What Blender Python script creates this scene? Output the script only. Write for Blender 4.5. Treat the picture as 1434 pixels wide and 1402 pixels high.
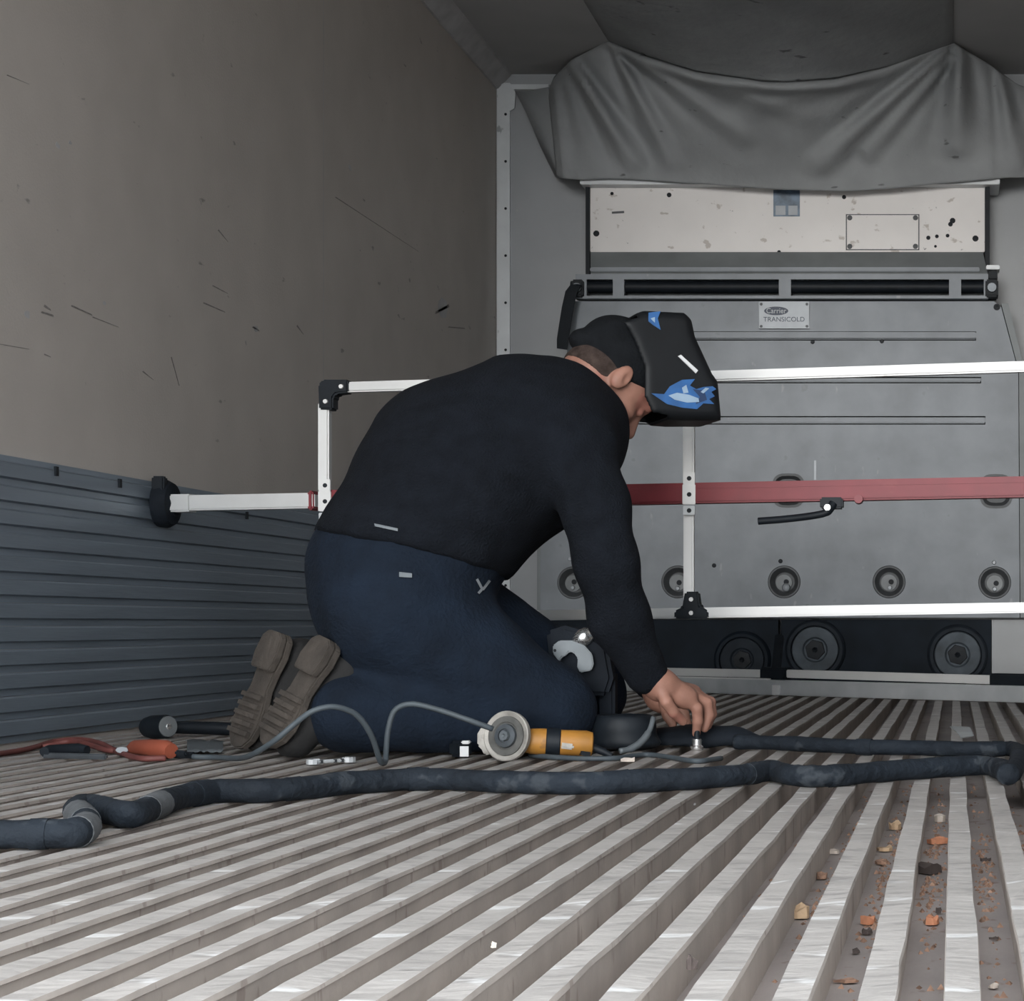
import bpy, bmesh, math, random
import numpy as np
from mathutils import Vector, Matrix, noise
from mathutils.bvhtree import BVHTree

random.seed(7); np.random.seed(7)
scn = bpy.context.scene
for o in list(bpy.data.objects): bpy.data.objects.remove(o)
C = scn.collection

# ---------------------------------------------------------------- camera
FPX = 2600.0                # focal length in pixels of the 1434 px wide frame
VU, VV = 1337.0, 875.0      # where the trailer's long lines meet in the frame
CH = 0.246                  # lens height over the floor ribs
cam_d = bpy.data.cameras.new('camera'); cam = bpy.data.objects.new('camera', cam_d); C.objects.link(cam)
cam.location = (0, 0, CH); cam.rotation_euler = (math.pi/2, 0, 0)
cam_d.sensor_fit = 'HORIZONTAL'; cam_d.sensor_width = 36; cam_d.lens = 36*FPX/1434
cam_d.shift_x = -(VU-717)/1434; cam_d.shift_y = (VV-701)/1434
cam_d.clip_start = 0.05; cam_d.clip_end = 200
scn.camera = cam
# ---------------------------------------------------------------- sky, sun, exposure
w = bpy.data.worlds.new('world'); scn.world = w; w.use_nodes = True
bgn = w.node_tree.nodes['Background']
bgn.inputs[0].default_value = (0.89, 0.95, 1.0, 1); bgn.inputs[1].default_value = 5.6
sd = bpy.data.lights.new('sun', 'SUN'); sun = bpy.data.objects.new('sun', sd); C.objects.link(sun)
sd.energy = 1.5; sd.angle = math.radians(16); sd.color = (1.0, 0.97, 0.93)
sun.rotation_euler = (math.radians(90-3.5), 0, math.radians(-4))     # low hazy sun behind the viewer, shining in at the doors
sun.location = (0.5, -6, 3)
vs = scn.view_settings
vs.view_transform = 'Standard'; vs.look = 'None'; vs.gamma = 1; vs.use_curve_mapping = False
vs.exposure = -0.12

# ---------------------------------------------------------------- helpers
def P(u, v, Y): return Vector(((u-VU)*Y/FPX, Y, CH-(v-VV)*Y/FPX))
def FP(u, v, z=0.0):
    Y = FPX*(CH-z)/(v-VV); return P(u, v, Y)
WL = {}
def mat(name, col, rough=.6, metal=0, var=.12, scale=8, bump=0, bscale=60, spec=.5, spots=None, stretch=(1,1,1), rvar=0):
    m = bpy.data.materials.new(name); m.use_nodes = True
    nt = m.node_tree; N = nt.nodes; L = nt.links; b = N['Principled BSDF']
    b.inputs['Roughness'].default_value = rough; b.inputs['Metallic'].default_value = metal
    b.inputs['Specular IOR Level'].default_value = spec
    tc = N.new('ShaderNodeTexCoord'); mp = N.new('ShaderNodeMapping'); mp.inputs['Scale'].default_value = stretch
    L.new(tc.outputs['Object'], mp.inputs[0])
    nz = N.new('ShaderNodeTexNoise'); nz.inputs['Scale'].default_value = scale; nz.inputs['Detail'].default_value = 6
    L.new(mp.outputs[0], nz.inputs[0])
    rp = N.new('ShaderNodeValToRGB'); e = rp.color_ramp.elements
    e[0].position = .3; e[1].position = .7
    e[0].color = tuple(c*(1-var) for c in col)+(1,); e[1].color = tuple(min(1, c*(1+var)) for c in col)+(1,)
    L.new(nz.outputs[0], rp.inputs[0]); out = rp.outputs[0]
    if spots:
        for (scol, sscale, thr, amt, sstr) in spots:
            mp2 = N.new('ShaderNodeMapping'); mp2.inputs['Scale'].default_value = sstr; L.new(tc.outputs['Object'], mp2.inputs[0])
            n2 = N.new('ShaderNodeTexNoise'); n2.inputs['Scale'].default_value = sscale; n2.inputs['Detail'].default_value = 3
            L.new(mp2.outputs[0], n2.inputs[0])
            r2 = N.new('ShaderNodeValToRGB'); r2.color_ramp.elements[0].position = thr; r2.color_ramp.elements[1].position = min(1, thr+.05)
            r2.color_ramp.elements[0].color = (0,0,0,1); r2.color_ramp.elements[1].color = (amt,amt,amt,1)
            L.new(n2.outputs[0], r2.inputs[0])
            mx = N.new('ShaderNodeMix'); mx.data_type = 'RGBA'
            L.new(r2.outputs[0], mx.inputs[0]); L.new(out, mx.inputs[6]); mx.inputs[7].default_value = scol+(1,)
            out = mx.outputs[2]
    L.new(out, b.inputs['Base Color'])
    if rvar:
        mr = N.new('ShaderNodeMapRange'); mr.inputs[3].default_value = rough-rvar; mr.inputs[4].default_value = rough+rvar
        L.new(nz.outputs[0], mr.inputs[0]); L.new(mr.outputs[0], b.inputs['Roughness'])
    if bump:
        n3 = N.new('ShaderNodeTexNoise'); n3.inputs['Scale'].default_value = bscale; n3.inputs['Detail'].default_value = 4
        L.new(mp.outputs[0], n3.inputs[0])
        bp = N.new('ShaderNodeBump'); bp.inputs['Strength'].default_value = bump; bp.inputs['Distance'].default_value = .01
        L.new(n3.outputs[0], bp.inputs['Height']); L.new(bp.outputs[0], b.inputs['Normal'])
    return m

class MB:
    def __init__(s): s.v = []; s.f = []
    def add(s, vs_, fs):
        n = len(s.v); s.v += [Vector(p) for p in vs_]; s.f += [tuple(i+n for i in q) for q in fs]; return s
    def box(s, a, b):
        a = Vector(a); b = Vector(b)
        c = [(x, y, z) for x in (a.x, b.x) for y in (a.y, b.y) for z in (a.z, b.z)]
        return s.add(c, [(0,1,3,2),(4,6,7,5),(0,4,5,1),(2,3,7,6),(0,2,6,4),(1,5,7,3)])
    def obox(s, p0, p1, w_, h_, up=(0,0,1)):
        p0 = Vector(p0); p1 = Vector(p1); d = (p1-p0).normalized(); up = Vector(up)
        if abs(d.dot(up)) > .95: up = Vector((0,1,0))
        sd_ = d.cross(up).normalized()*w_/2; u2 = sd_.cross(d).normalized()*h_/2
        c = [p+a*sd_+b*u2 for p in (p0, p1) for a in (-1, 1) for b in (-1, 1)]
        return s.add(c, [(0,1,3,2),(4,6,7,5),(0,4,5,1),(2,3,7,6),(0,2,6,4),(1,5,7,3)])
    def prism(s, pts, ext):
        pts = [Vector(p) for p in pts]; ext = Vector(ext); n = len(pts)
        return s.add(pts+[p+ext for p in pts], [tuple(range(n)), tuple(range(2*n-1, n-1, -1))]+[(i, i+n, (i+1) % n+n, (i+1) % n) for i in range(n)])
    def tube(s, pts, r, n=10, cap=True):
        pts = [Vector(p) for p in pts]; k = len(pts)
        rr = r if isinstance(r, (list, tuple)) else [r]*k
        vs_ = []; nrm = None
        for i, p in enumerate(pts):
            d = (pts[min(i+1, k-1)]-pts[max(i-1, 0)])
            if d.length < 1e-9: d = Vector((0,0,1))
            d.normalize()
            if nrm is None:
                nrm = d.orthogonal().normalized()
            nrm = (nrm-d*nrm.dot(d)).normalized(); bn = d.cross(nrm)
            for j in range(n):
                a = 2*math.pi*j/n; vs_.append(p+(nrm*math.cos(a)+bn*math.sin(a))*rr[i])
        fs = [(i*n+j, i*n+(j+1) % n, (i+1)*n+(j+1) % n, (i+1)*n+j) for i in range(k-1) for j in range(n)]
        if cap: fs += [tuple(range(n-1, -1, -1)), tuple(range((k-1)*n, k*n))]
        return s.add(vs_, fs)
    def lathe(s, c, axis, prof, n=28):
        # prof: (distance along axis, radius)
        c = Vector(c); axis = Vector(axis).normalized()
        return s.tube([c+axis*a for a, r in prof], [max(r, 1e-4) for a, r in prof], n) if all(prof[i+1][0] > prof[i][0] for i in range(len(prof)-1)) else s._lathe(c, axis, prof, n)
    def _lathe(s, c, axis, prof, n, front=True):
        a1 = axis.orthogonal().normalized(); a2 = axis.cross(a1)
        vs_ = [c+axis*a+(a1*math.cos(2*math.pi*j/n)+a2*math.sin(2*math.pi*j/n))*max(r, 1e-4) for a, r in prof for j in range(n)]
        k = len(prof)
        fs = [(i*n+j, i*n+(j+1) % n, (i+1)*n+(j+1) % n, (i+1)*n+j) for i in range(k-1) for j in range(n)]
        fs += ([tuple(range(n-1, -1, -1))] if front else [])+[tuple(range((k-1)*n, k*n))]
        return s.add(vs_, fs)
    def grid(s, rows):
        m_ = len(rows[0]); n = len(rows)
        return s.add([p for r in rows for p in r], [(i*m_+j, i*m_+j+1, (i+1)*m_+j+1, (i+1)*m_+j) for i in range(n-1) for j in range(m_-1)])
    def build(s, name, m, parent=None, smooth=False, bevel=0, recalc=True, solid=0):
        return mk(name, s.v, s.f, m, parent, smooth, bevel, recalc, solid)

def mk(name, verts, faces, m, parent=None, smooth=False, bevel=0, recalc=True, solid=0):
    A = np.array([tuple(p) for p in verts], dtype=float)
    if parent is not None: base = WL[parent.name]; loc = Vector((0,0,0)); org = base
    else:
        lo, hi = A.min(0), A.max(0); org = Vector(((lo[0]+hi[0])/2, (lo[1]+hi[1])/2, lo[2])); loc = org
    me = bpy.data.meshes.new(name); me.from_pydata([tuple(q) for q in (A-np.array(org))], [], faces); me.update()
    if recalc or bevel:
        bm = bmesh.new(); bm.from_mesh(me)
        if recalc: bmesh.ops.recalc_face_normals(bm, faces=bm.faces)
        if bevel: bmesh.ops.bevel(bm, geom=[e for e in bm.edges if len(e.link_faces) == 2 and e.calc_face_angle(0) > .6], offset=bevel, segments=2, affect='EDGES', clamp_overlap=True)
        bm.to_mesh(me); bm.free()
    if smooth:
        me.polygons.foreach_set('use_smooth', [True]*len(me.polygons))
        if smooth != 'all': me.set_sharp_from_angle(angle=math.radians(42))
    me.materials.append(m)
    o = bpy.data.objects.new(name, me); C.objects.link(o)
    if parent is not None: o.parent = parent; WL[o.name] = WL[parent.name].copy()
    else: o.location = loc; WL[o.name] = Vector(loc)
    if solid:
        md = o.modifiers.new('thickness', 'SOLIDIFY'); md.thickness = solid; md.offset = 0
    return o
def empty(name, loc):
    o = bpy.data.objects.new(name, None); C.objects.link(o); o.location = loc; o.empty_display_size = .05; WL[o.name] = Vector(loc); return o
def tag(o, label=None, cat=None, group=None, kind=None):
    if label: o['label'] = label
    if cat: o['category'] = cat
    if group: o['group'] = group
    if kind: o['kind'] = kind
    return o
def copy_part(src, off, parent):
    c = src.copy(); C.objects.link(c); c.parent = parent; c.location = Vector(src.location)+Vector(off); return c
def bake(o):
    """apply the object's modifiers"""
    dg = bpy.context.evaluated_depsgraph_get(); dg.update()
    me = bpy.data.meshes.new_from_object(o.evaluated_get(dg)); o.modifiers.clear(); o.data = me; return o
def cut(o, cutters):
    for c in cutters:
        md = o.modifiers.new('cut', 'BOOLEAN'); md.operation = 'DIFFERENCE'; md.object = c; md.solver = 'EXACT'
    bake(o)
    for c in cutters: bpy.data.objects.remove(c)
def slab(mb, u0, v0, u1, v1, Y, thick):
    a = P(u0, v0, Y); b = P(u1, v1, Y); return mb.box((a.x, Y, b.z), (b.x, Y+thick, a.z))
def spline(pts, n=8):
    pts = [Vector(p) for p in pts]; out = []
    q = [pts[0]*2-pts[1]]+pts+[pts[-1]*2-pts[-2]]
    for i in range(1, len(q)-2):
        for k in range(n):
            t = k/n; a, b, c, d = q[i-1], q[i], q[i+1], q[i+2]
            out.append(.5*((2*b)+(c-a)*t+(2*a-5*b+4*c-d)*t*t+(3*b-a-3*c+d)*t**3))
    out.append(pts[-1]); return out
def text_part(name, s, size, loc, m, parent, ext=.0008, sx=1):
    cu = bpy.data.curves.new(name, 'FONT'); cu.body = s; cu.size = size; cu.align_x = 'CENTER'; cu.align_y = 'CENTER'; cu.extrude = ext
    t = bpy.data.objects.new(name, cu); C.objects.link(t)
    dg = bpy.context.evaluated_depsgraph_get(); dg.update()
    me = bpy.data.meshes.new_from_object(t.evaluated_get(dg)); bpy.data.objects.remove(t)
    me.transform(Matrix.Translation(Vector(loc)-WL[parent.name]) @ Matrix.Rotation(math.pi/2, 4, 'X') @ Matrix.Diagonal((sx, 1, 1, 1)))
    me.materials.clear(); me.materials.append(m)
    o = bpy.data.objects.new(name, me); C.objects.link(o); o.parent = parent; WL[o.name] = WL[parent.name].copy(); return o

# ---------------------------------------------------------------- materials
M = {}
M['grp'] = mat('wall_panel', (.53,.48,.437), .55, 0, .05, 5, .12, 160, spots=[((.12,.11,.1), 9, .71, .6, (1,1.2,3)), ((.2,.19,.18), 30, .74, .5, (1,1,1))])
M['ceil'] = mat('ceiling_panel', (.42,.415,.415), .7, 0, .06, 3, .05, 60)
M['clad'] = mat('cladding_metal', (.25,.295,.345), .42, .45, .2, 5, .08, 40, stretch=(1,.25,4), rvar=.1)
M['rib'] = mat('rib_metal', (.435,.405,.382), .5, .3, .16, 6, .25, 30, stretch=(1,2.5,1), spots=[((.27,.25,.24), 22, .57, .6, (1,2.6,1)), ((.10,.09,.09), 70, .70, .7, (.5,2.2,1)), ((.80,.79,.78), 16, .63, .6, (.6,1.6,1))])
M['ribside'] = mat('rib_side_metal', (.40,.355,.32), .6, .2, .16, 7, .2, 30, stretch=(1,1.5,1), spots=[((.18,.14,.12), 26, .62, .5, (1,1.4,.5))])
M['floorbase'] = mat('floor_metal', (.33,.29,.275), .6, .25, .22, 7, .2, 30, stretch=(1,.6,1), spots=[((.16,.10,.075), 30, .62, .6, (1,.6,1))])
M['bwall'] = mat('front_wall_panel', (.37,.38,.39), .5, 0, .06, 4, .05, 50, spots=[((.62,.56,.48), 14, .72, .4, (1,1,1))])
M['trimw'] = mat('trim_white', (.66,.68,.69), .45, .1, .08, 8, spots=[((.15,.16,.18), 26, .7, .6, (1,1,.6))])
M['cove'] = mat('cove_trim', (.46,.45,.45), .6, 0, .15, 12)
M['scuff'] = mat('scuff_dark', (.24,.22,.205), .7, 0, .3, 60)
M['panelw'] = mat('panel_white', (.82,.785,.76), .45, 0, .04, 5, spots=[((.42,.36,.31), 20, .65, .7, (1,1,1.3)), ((.1,.09,.09), 38, .73, .85, (1,1,1))])
M['grey'] = mat('bulkhead_grey', (.205,.222,.242), .5, .1, .14, 7, .06, 30, spots=[((.42,.43,.44), 16, .69, .3, (1.5,1,.6)), ((.12,.125,.13), 14, .70, .4, (1,1,1))])
M['grey2'] = mat('housing_grey', (.20,.215,.22), .55, .1, .12, 7)
M['cup'] = mat('cup_grey', (.085,.09,.095), .55, .1, .15, 14)
M['cupin'] = mat('cup_plate', (.17,.18,.185), .5, .2, .15, 20)
M['black'] = mat('black_plastic', (.008,.011,.015), .55, 0, .2, 20, spec=.25)
M['blackr'] = mat('black_rubber', (.009,.012,.017), .8, 0, .25, 14, .2, 60, spec=.2)
M['lower'] = mat('lower_panel_dark', (.010,.0155,.023), .7, 0, .3, 8, spec=.2)
M['ring'] = mat('rubber_ring', (.020,.026,.034), .7, 0, .3, 18, spec=.2)
M['ringin'] = mat('ring_insert', (.07,.085,.10), .6, .1, .35, 16, spec=.3)
M['alu'] = mat('white_aluminium', (.62,.615,.605), .42, .15, .05, 10, 0, 40, spots=[((.40,.39,.37), 24, .70, .5, (1,1,.5))])
M['alug'] = mat('grey_aluminium', (.42,.435,.445), .45, .2, .12, 10)
M['red'] = mat('red_paint', (.20,.020,.028), .5, .0, .12, 14, spots=[((.22,.03,.035), 24, .66, .6, (.4,1,1))])
M['steel'] = mat('bright_steel', (.72,.72,.72), .25, .9, .1, 20)
M['dsteel'] = mat('dark_steel', (.10,.11,.12), .4, .6, .25, 20)
M['plate'] = mat('plate_silver', (.30,.32,.34), .45, .2, .06, 20)
M['label'] = mat('label_blue', (.10,.15,.21), .4, 0, .4, 30)
M['mark'] = mat('dark_print', (.035,.045,.075), .5)
M['cloth'] = mat('chute_fabric', (.31,.32,.325), .85, 0, .12, 4, .35, 25, spots=[((.06,.06,.06), 14, .70, .7, (.6,1,2))])
M['sweater'] = mat('sweater_knit', (.0062,.0078,.0112), .95, 0, .25, 30, .5, 220, spec=.15)
M['pants'] = mat('trouser_cloth', (.0066,.0118,.0215), .9, 0, .25, 14, .4, 120, spec=.2)
M['skin'] = mat('skin', (.29,.145,.105), .55, 0, .14, 30, .1, 90, spec=.35, spots=[((.34,.12,.095), 14, .58, .45, (1,1,1))])
M['stub'] = mat('short_hair', (.050,.036,.031), .9, 0, .4, 60, .4, 300, spec=.1)
M['cap'] = mat('cap_cloth', (.0085,.0095,.011), .95, 0, .25, 40, .3, 160, spec=.1)
M['boot'] = mat('boot_leather', (.010,.0095,.0095), .9, 0, .3, 16, .3, 60)
M['sole'] = mat('boot_sole', (.050,.041,.034), .9, 0, .45, 12, .5, 50)
M['mask'] = mat('mask_shell', (.0075,.0085,.010), .5, 0, .15, 20, spec=.2)
M['blue'] = mat('flame_blue', (.016,.09,.26), .5, 0, .35, 22)
M['blued'] = mat('flame_deep_blue', (.008,.03,.09), .5, 0, .3, 22)
M['pale'] = mat('flame_pale', (.25,.34,.44), .5, 0, .1, 22)
M['white'] = mat('white_plastic', (.58,.58,.58), .5)
M['hose'] = mat('hose_wrap', (.0115,.016,.0225), .8, 0, .3, 10, .8, 40, spec=.25, spots=[((.045,.052,.06), 20, .6, .6, (1,1,1))])
M['hosetape'] = mat('hose_tape_worn', (.085,.09,.095), .8, 0, .3, 20, .4, 50)
M['cable'] = mat('grey_cable', (.055,.068,.078), .6, 0, .2, 20)
M['yellow'] = mat('yellow_plastic', (.37,.165,.026), .55, 0, .16, 22, spots=[((.16,.08,.03), 40, .64, .5, (1,1,1))])
M['guard'] = mat('guard_dirty_metal', (.34,.32,.29), .6, .2, .3, 24, .3, 60)
M['disc'] = mat('disc_dark', (.09,.088,.082), .8, 0, .3, 40)
M['orange'] = mat('orange_plastic', (.235,.055,.028), .6, 0, .15, 20)
M['redcable'] = mat('red_cable', (.135,.04,.034), .6, 0, .2, 20)
M['hook'] = mat('hook_grey', (.125,.14,.15), .5, .3, .12, 20)
M['leaf_o'] = mat('orange_scrap', (.52,.22,.12), .8, 0, .25, 60)
M['leaf_t'] = mat('tan_scrap', (.46,.32,.20), .85, 0, .3, 60)
M['leaf_p'] = mat('pale_scrap', (.52,.45,.39), .85, 0, .2, 60)
M['leaf_d'] = mat('dark_scrap', (.06,.045,.04), .85, 0, .3, 60)
M['crumb'] = mat('crumb_brown', (.27,.16,.11), .9, 0, .5, 120)
M['paper'] = mat('grey_paper', (.30,.31,.31), .8)
M['asphalt'] = mat('ground_concrete', (.30,.285,.265), .9, 0, .2, 2, .2, 40)

# ---------------------------------------------------------------- trailer shell
WX0 = (695-VU)*7.8/FPX           # left wall
WX1 = WX0+2.49                   # right wall
YB, Y0, ZC = 7.8, .95, CH+(875-104)*7.8/FPX
RIBH = .04
def struct(o, label=None): o['kind'] = 'structure'; return o
struct(MB().box((-25, -30, -1.35), (25, 12, -1.25)).build('ground', M['asphalt']))
floor = struct(MB().box((WX0-.05, Y0, -RIBH-.10), (WX1+.05, YB+.1, -RIBH)).build('floor', M['floorbase']))
wl = struct(MB().box((WX0-.06, Y0, -RIBH), (WX0, YB+.1, ZC+.05)).build('wall_left', M['grp']))
wr = struct(MB().box((WX1, Y0, -RIBH), (WX1+.06, YB+.1, ZC+.05)).build('wall_right', M['grp']))
ce = struct(MB().box((WX0, Y0, ZC), (WX1, YB+.1, ZC+.06)).build('ceiling', M['ceil']))
wb = struct(MB().box((WX0, YB, -RIBH), (WX1, YB+.1, ZC)).build('wall_back', M['bwall']))
# cove between wall and ceiling
for sx, x0 in ((1, WX0), (-1, WX1)):
    t = MB().prism([(x0, Y0+.01, ZC), (x0+sx*.066, Y0+.01, ZC), (x0+sx*.062, Y0+.01, ZC-.010), (x0+sx*.010, Y0+.01, ZC-.064), (x0, Y0+.01, ZC-.064)], (0, YB-Y0-.02, 0)).build('trim_1' if sx > 0 else 'trim_2', M['cove'])
    struct(t)
# vertical panel joint strip on the left wall
# floor ribs
def rib_mesh(seed):
    rnd = random.Random(seed); mb = MB(); n = 46; hw = .0128
    rows = []
    for i in range(n+1):
        y = Y0+.02+(YB-.03-Y0-.02)*(i/n)**1.4
        a, b = (rnd.gauss(0, .0005) for _ in range(2)); c = rnd.gauss(0, .0005)
        wv = .0006*math.sin(y*9+seed)
        rows.append([Vector((-hw+.003, y, -RIBH)), Vector((-hw+.003, y, -.006)), Vector((-hw+a, y, -.0045)), Vector((-hw+.0008+a, y, -.0006+c)),
                     Vector((hw-.0008+b+wv, y, -.0006-c)), Vector((hw+b+wv, y, -.0045)), Vector((hw-.003, y, -.006)), Vector((hw-.003, y, -RIBH))])
    mb.grid(rows); k = 8
    mb.f += [tuple(range(k)), tuple(range(n*k+k-1, n*k-1, -1))]
    return mb
PITCH = .0567; RX = .0051
variants = []
i0 = math.ceil((WX0+.016-RX)/PITCH); i1 = math.floor((WX1-.016-RX)/PITCH)
for i in range(i0, i1+1):
    s = (i*7) % 4
    if len(variants) <= s and i-i0 < 4:
        pass
    key = (i-i0) % 4
    if i-i0 < 4:
        mb = rib_mesh(i-i0); mb.v = [p+Vector((RX+i*PITCH, 0, 0)) for p in mb.v]
        o = mb.build('floor_rib', M['rib'], floor); variants.append((i, o))
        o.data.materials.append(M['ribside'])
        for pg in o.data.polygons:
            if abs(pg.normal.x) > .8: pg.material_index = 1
    else:
        j, src = variants[key]; copy_part(src, ((i-j)*PITCH, 0, 0), floor)
# horizontal cladding planks on the side walls
def planks(wall, x0, sx):
    src = None; h = .0475; n = 12; z0 = .006
    for k in range(n):
        if src is None:
            prof = [(0, 0), (.006, .000), (.007, .006), (.017, .0085), (.0165, .030), (.008, .0335), (.008, .0475), (0, .0475)]
            prof = [(0, 0), (.0075, 0), (.0075, .013), (.0165, .0165), (.0165, .043), (.0135, .0468), (0, .0468)]
            src = MB().prism([(x0+sx*a, Y0+.02, z0+b) for a, b in prof], (0, YB-Y0-.03, 0)).build('cladding_plank', M['clad'], wall)
        else: copy_part(src, (0, 0, k*h), wall)
    MB().box((x0, Y0+.02, z0+n*h), (x0+sx*.012, YB-.01, z0+n*h+.012)).build('cladding_cap', M['clad'], wall)
planks(wl, WX0, 1); planks(wr, WX1, -1)
# rivets and scuffs on the capping
for (u, v) in ((78, 660), (167, 677), (345, 722)):
    q = P(u, v, 4.0); s = (WX0+.017)/q.x; y = 4.0*s; z = CH-(v-VV)*y/FPX
    MB().box((WX0+.016, y-.006, z-.010), (WX0+.021, y+.006, z+.010)).build('rivet_clip', M['black'], wl)
for (u, v, dy) in ((98, 200, .012), (80, 203, .016), (490, 235, .02), (37, 440, .02), (146, 425, .012), (620, 432, .10), (66, 768, .02), (358, 460, .02)):
    s = WX0/P(u, v, 4.0).x; y = 4.0*s; z = CH-(v-VV)*y/FPX
    if z < .6: continue
    pts = []
    for k in range(7):
        a = 2*math.pi*k/7; r = random.uniform(.5, 1); pts.append((WX0+.0004, y+dy*r*math.cos(a), z+.55*dy*r*math.sin(a)))
    MB().prism(pts, (.0006, 0, 0)).build('scuff_mark', M['cove'], wl)
MB().box((WX0, 1.926*FPX/(VU-453)-.002, .60), (WX0+.0002, 1.926*FPX/(VU-453)+.002, ZC-.09)).build('panel_seam', M['cove'], wl)
for (ua, va, ub, vb, wd) in ((100, 428, 128, 441, 2), (58, 437, 74, 442, 2.4), (285, 424, 314, 437, 1.6), (298, 400, 318, 411, 1.2), (306, 322, 318, 338, 1.4), (62, 428, 70, 434, 3), (470, 276, 585, 352, .8), (610, 438, 628, 428, 4), (628, 458, 650, 460, 1.6), (0, 482, 40, 489, .8), (62, 496, 70, 500, 1.4), (416, 456, 424, 468, 2), (354, 458, 362, 463, 2), (130, 444, 165, 458, .8), (200, 520, 214, 532, 1.2), (10, 105, 40, 118, .8), (240, 500, 250, 540, .7)):
    q = []
    for u, v in ((ua, va-wd/2), (ub, vb-wd/2), (ub+1, vb+wd/2), (ua-1, va+wd/2)):
        y = 4.0*WX0/P(u, v, 4.0).x; q.append(Vector((WX0+.0004, y, CH-(v-VV)*y/FPX)))
    MB().prism(q, (.0006, 0, 0)).build('scratch_mark', M['scuff'], wl)
# front corner trims
t = MB(); slab(t, 696, 116, 714, 960, YB-.012, .0115); t.add([], [])
t = struct(t.build('trim_3', M['trimw']))
slab(MB(), 714, 118, 768, 125, YB-.02, .019).build('top_strip', M['trimw'], t)
MB().prism([P(702, 118, YB-.013), P(716, 118, YB-.013), P(722, 130, YB-.013), P(721, 152, YB-.013), P(714, 156, YB-.013)], (0, -.006, 0)).build('corner_bracket', M['trimw'], t)
for v in range(160, 900, 66):
    q = P(708, v, YB-.012); MB().lathe(q, (0,-1,0), [(0, .006), (.003, .005)], 8).build('rivet', M['black'], t)

# ---------------------------------------------------------------- refrigeration unit (top housing)
ru = tag(empty('refrigeration_unit', P(1103, 412, 7.66)), 'grey refrigeration housing with a dirty white top panel and slotted black roller', 'cooling unit')
YW = 7.62
mb = MB(); slab(mb, 826, 262, 1379, 353, YW, .17); mb.build('white_panel', M['panelw'], ru, bevel=.003)
mb = MB(); slab(mb, 812, 244, 1400, 258, YW-.06, .2); mb.build('top_ledge', M['trimw'], ru, bevel=.003)
mb = MB(); slab(mb, 820, 258, 825.6, 392, YW-.012, .17); mb.build('side_channel', M['black'], ru)
mb = MB(); slab(mb, 1379.4, 258, 1386, 392, YW-.012, .17); mb.build('side_channel', M['black'], ru)
lp = MB(); slab(lp, 1083, 266, 1120, 303, YW-.003, .0028); lp = lp.build('label_plate', M['label'], ru); lp['label'] = 'small dark blue-grey label plate'
mb = MB(); slab(mb, 1086, 288, 1100, 301, YW-.004, .001); mb.build('label_print', M['plate'], lp)
mb = MB(); slab(mb, 1104, 288, 1117, 301, YW-.004, .001); mb.build('label_print', M['plate'], lp)
cv = MB(); slab(cv, 1186, 301, 1286, 349, YW-.006, .0058); cv = cv.build('access_cover', M['panelw'], ru, bevel=.002)
mb = MB()
for a, b, c, d in ((1184.5, 300, 1287.5, 301.4), (1184.5, 348.8, 1287.5, 350.2), (1184.5, 301, 1186, 349), (1286, 301, 1287.5, 349)): slab(mb, a, b, c, d, YW-.004, .0039)
mb.build('gasket', M['cup'], cv)
for u, v in ((1190, 305), (1282, 305), (1190, 345), (1282, 345)):
    MB()._lathe(P(u, v, YW-.006), Vector((0,-1,0)), [(0, .011), (.004, .010), (.004, .005), (.002, .004)], 10).build('cover_screw', M['cup'], cv)
for u, v, r in ((835, 327, .013), (1366, 334, .013), (1334, 309, .012), (1331, 314, .010), (1091, 353, .008), (857, 271, .007), (1300, 333, .009), (1312, 331, .008), (1310, 345, .006), (1327, 330, .008), (937, 273, .010), (1182, 276, .009)):
    MB()._lathe(P(u, v, YW), Vector((0,-1,0)), [(0, r), (.004, r*.8), (.005, r*.3)], 9).build('panel_bolt', M['black'], ru)
MB().obox(P(857, 298, YW-.001), P(874, 297, YW-.001), .006, .008).build('panel_slot', M['cup'], ru)
# grey sloped strip
mb = MB(); mb.prism([P(827, 353, YW-.005), P(827, 383, YW-.10), P(827, 388, YW-.10), P(827, 392, YW+.1), P(827, 353, YW+.15)], P(1376, 353, YW)-P(827, 353, YW)); mb.build('sloped_top', M['grey2'], ru)
mb = MB(); slab(mb, 826, 374, 1372, 380, YW-.098, .06); mb.build('lip_strip', M['grey'], ru, bevel=.003)
# slotted box
YS = YW-.11
mb = MB(); slab(mb, 806, 384, 1384, 418, YS, .06); sb = mb.build('slot_frame', M['grey'], ru)
cs = []
for a, b in ((818, 855), (871, 1089), (1106, 1329), (1346, 1378)):
    mb = MB(); slab(mb, a, 388, b, 411, YS-.05, .2); cs.append(mb.build('cutter', M['black']))
for c in cs: pass
cut(sb, cs)
MB().tube([P(800, 402, YS+.03), P(1392, 402, YS+.03)], .0245, 18).build('black_roller', M['black'], ru, smooth=True)
mb = MB(); slab(mb, 812, 384, 1384, 414, YS+.075, .01); mb.build('slot_back', M['grey2'], ru)
for u0, u1 in ((800, 816), (1380, 1398)):
    mb = MB(); slab(mb, u0, 391, u1, 415, YS-.03, .1); br = mb.build('roller_bracket', M['black'], ru, bevel=.006)
    MB().lathe(P((u0+u1)/2, 403, YS-.03), (0,-1,0), [(0, .02), (.012, .018)], 14).build('bracket_cap', M['dsteel'], br)
mb = MB(); slab(mb, 1381, 371, 1400, 377, YS-.01, .1); mb.build('bracket_clip', M['trimw'], ru, bevel=.003)
mb = MB(); slab(mb, 1384, 379, 1397, 390, YS-.02, .1); mb.build('bracket_block', M['black'], ru, bevel=.004)
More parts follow.
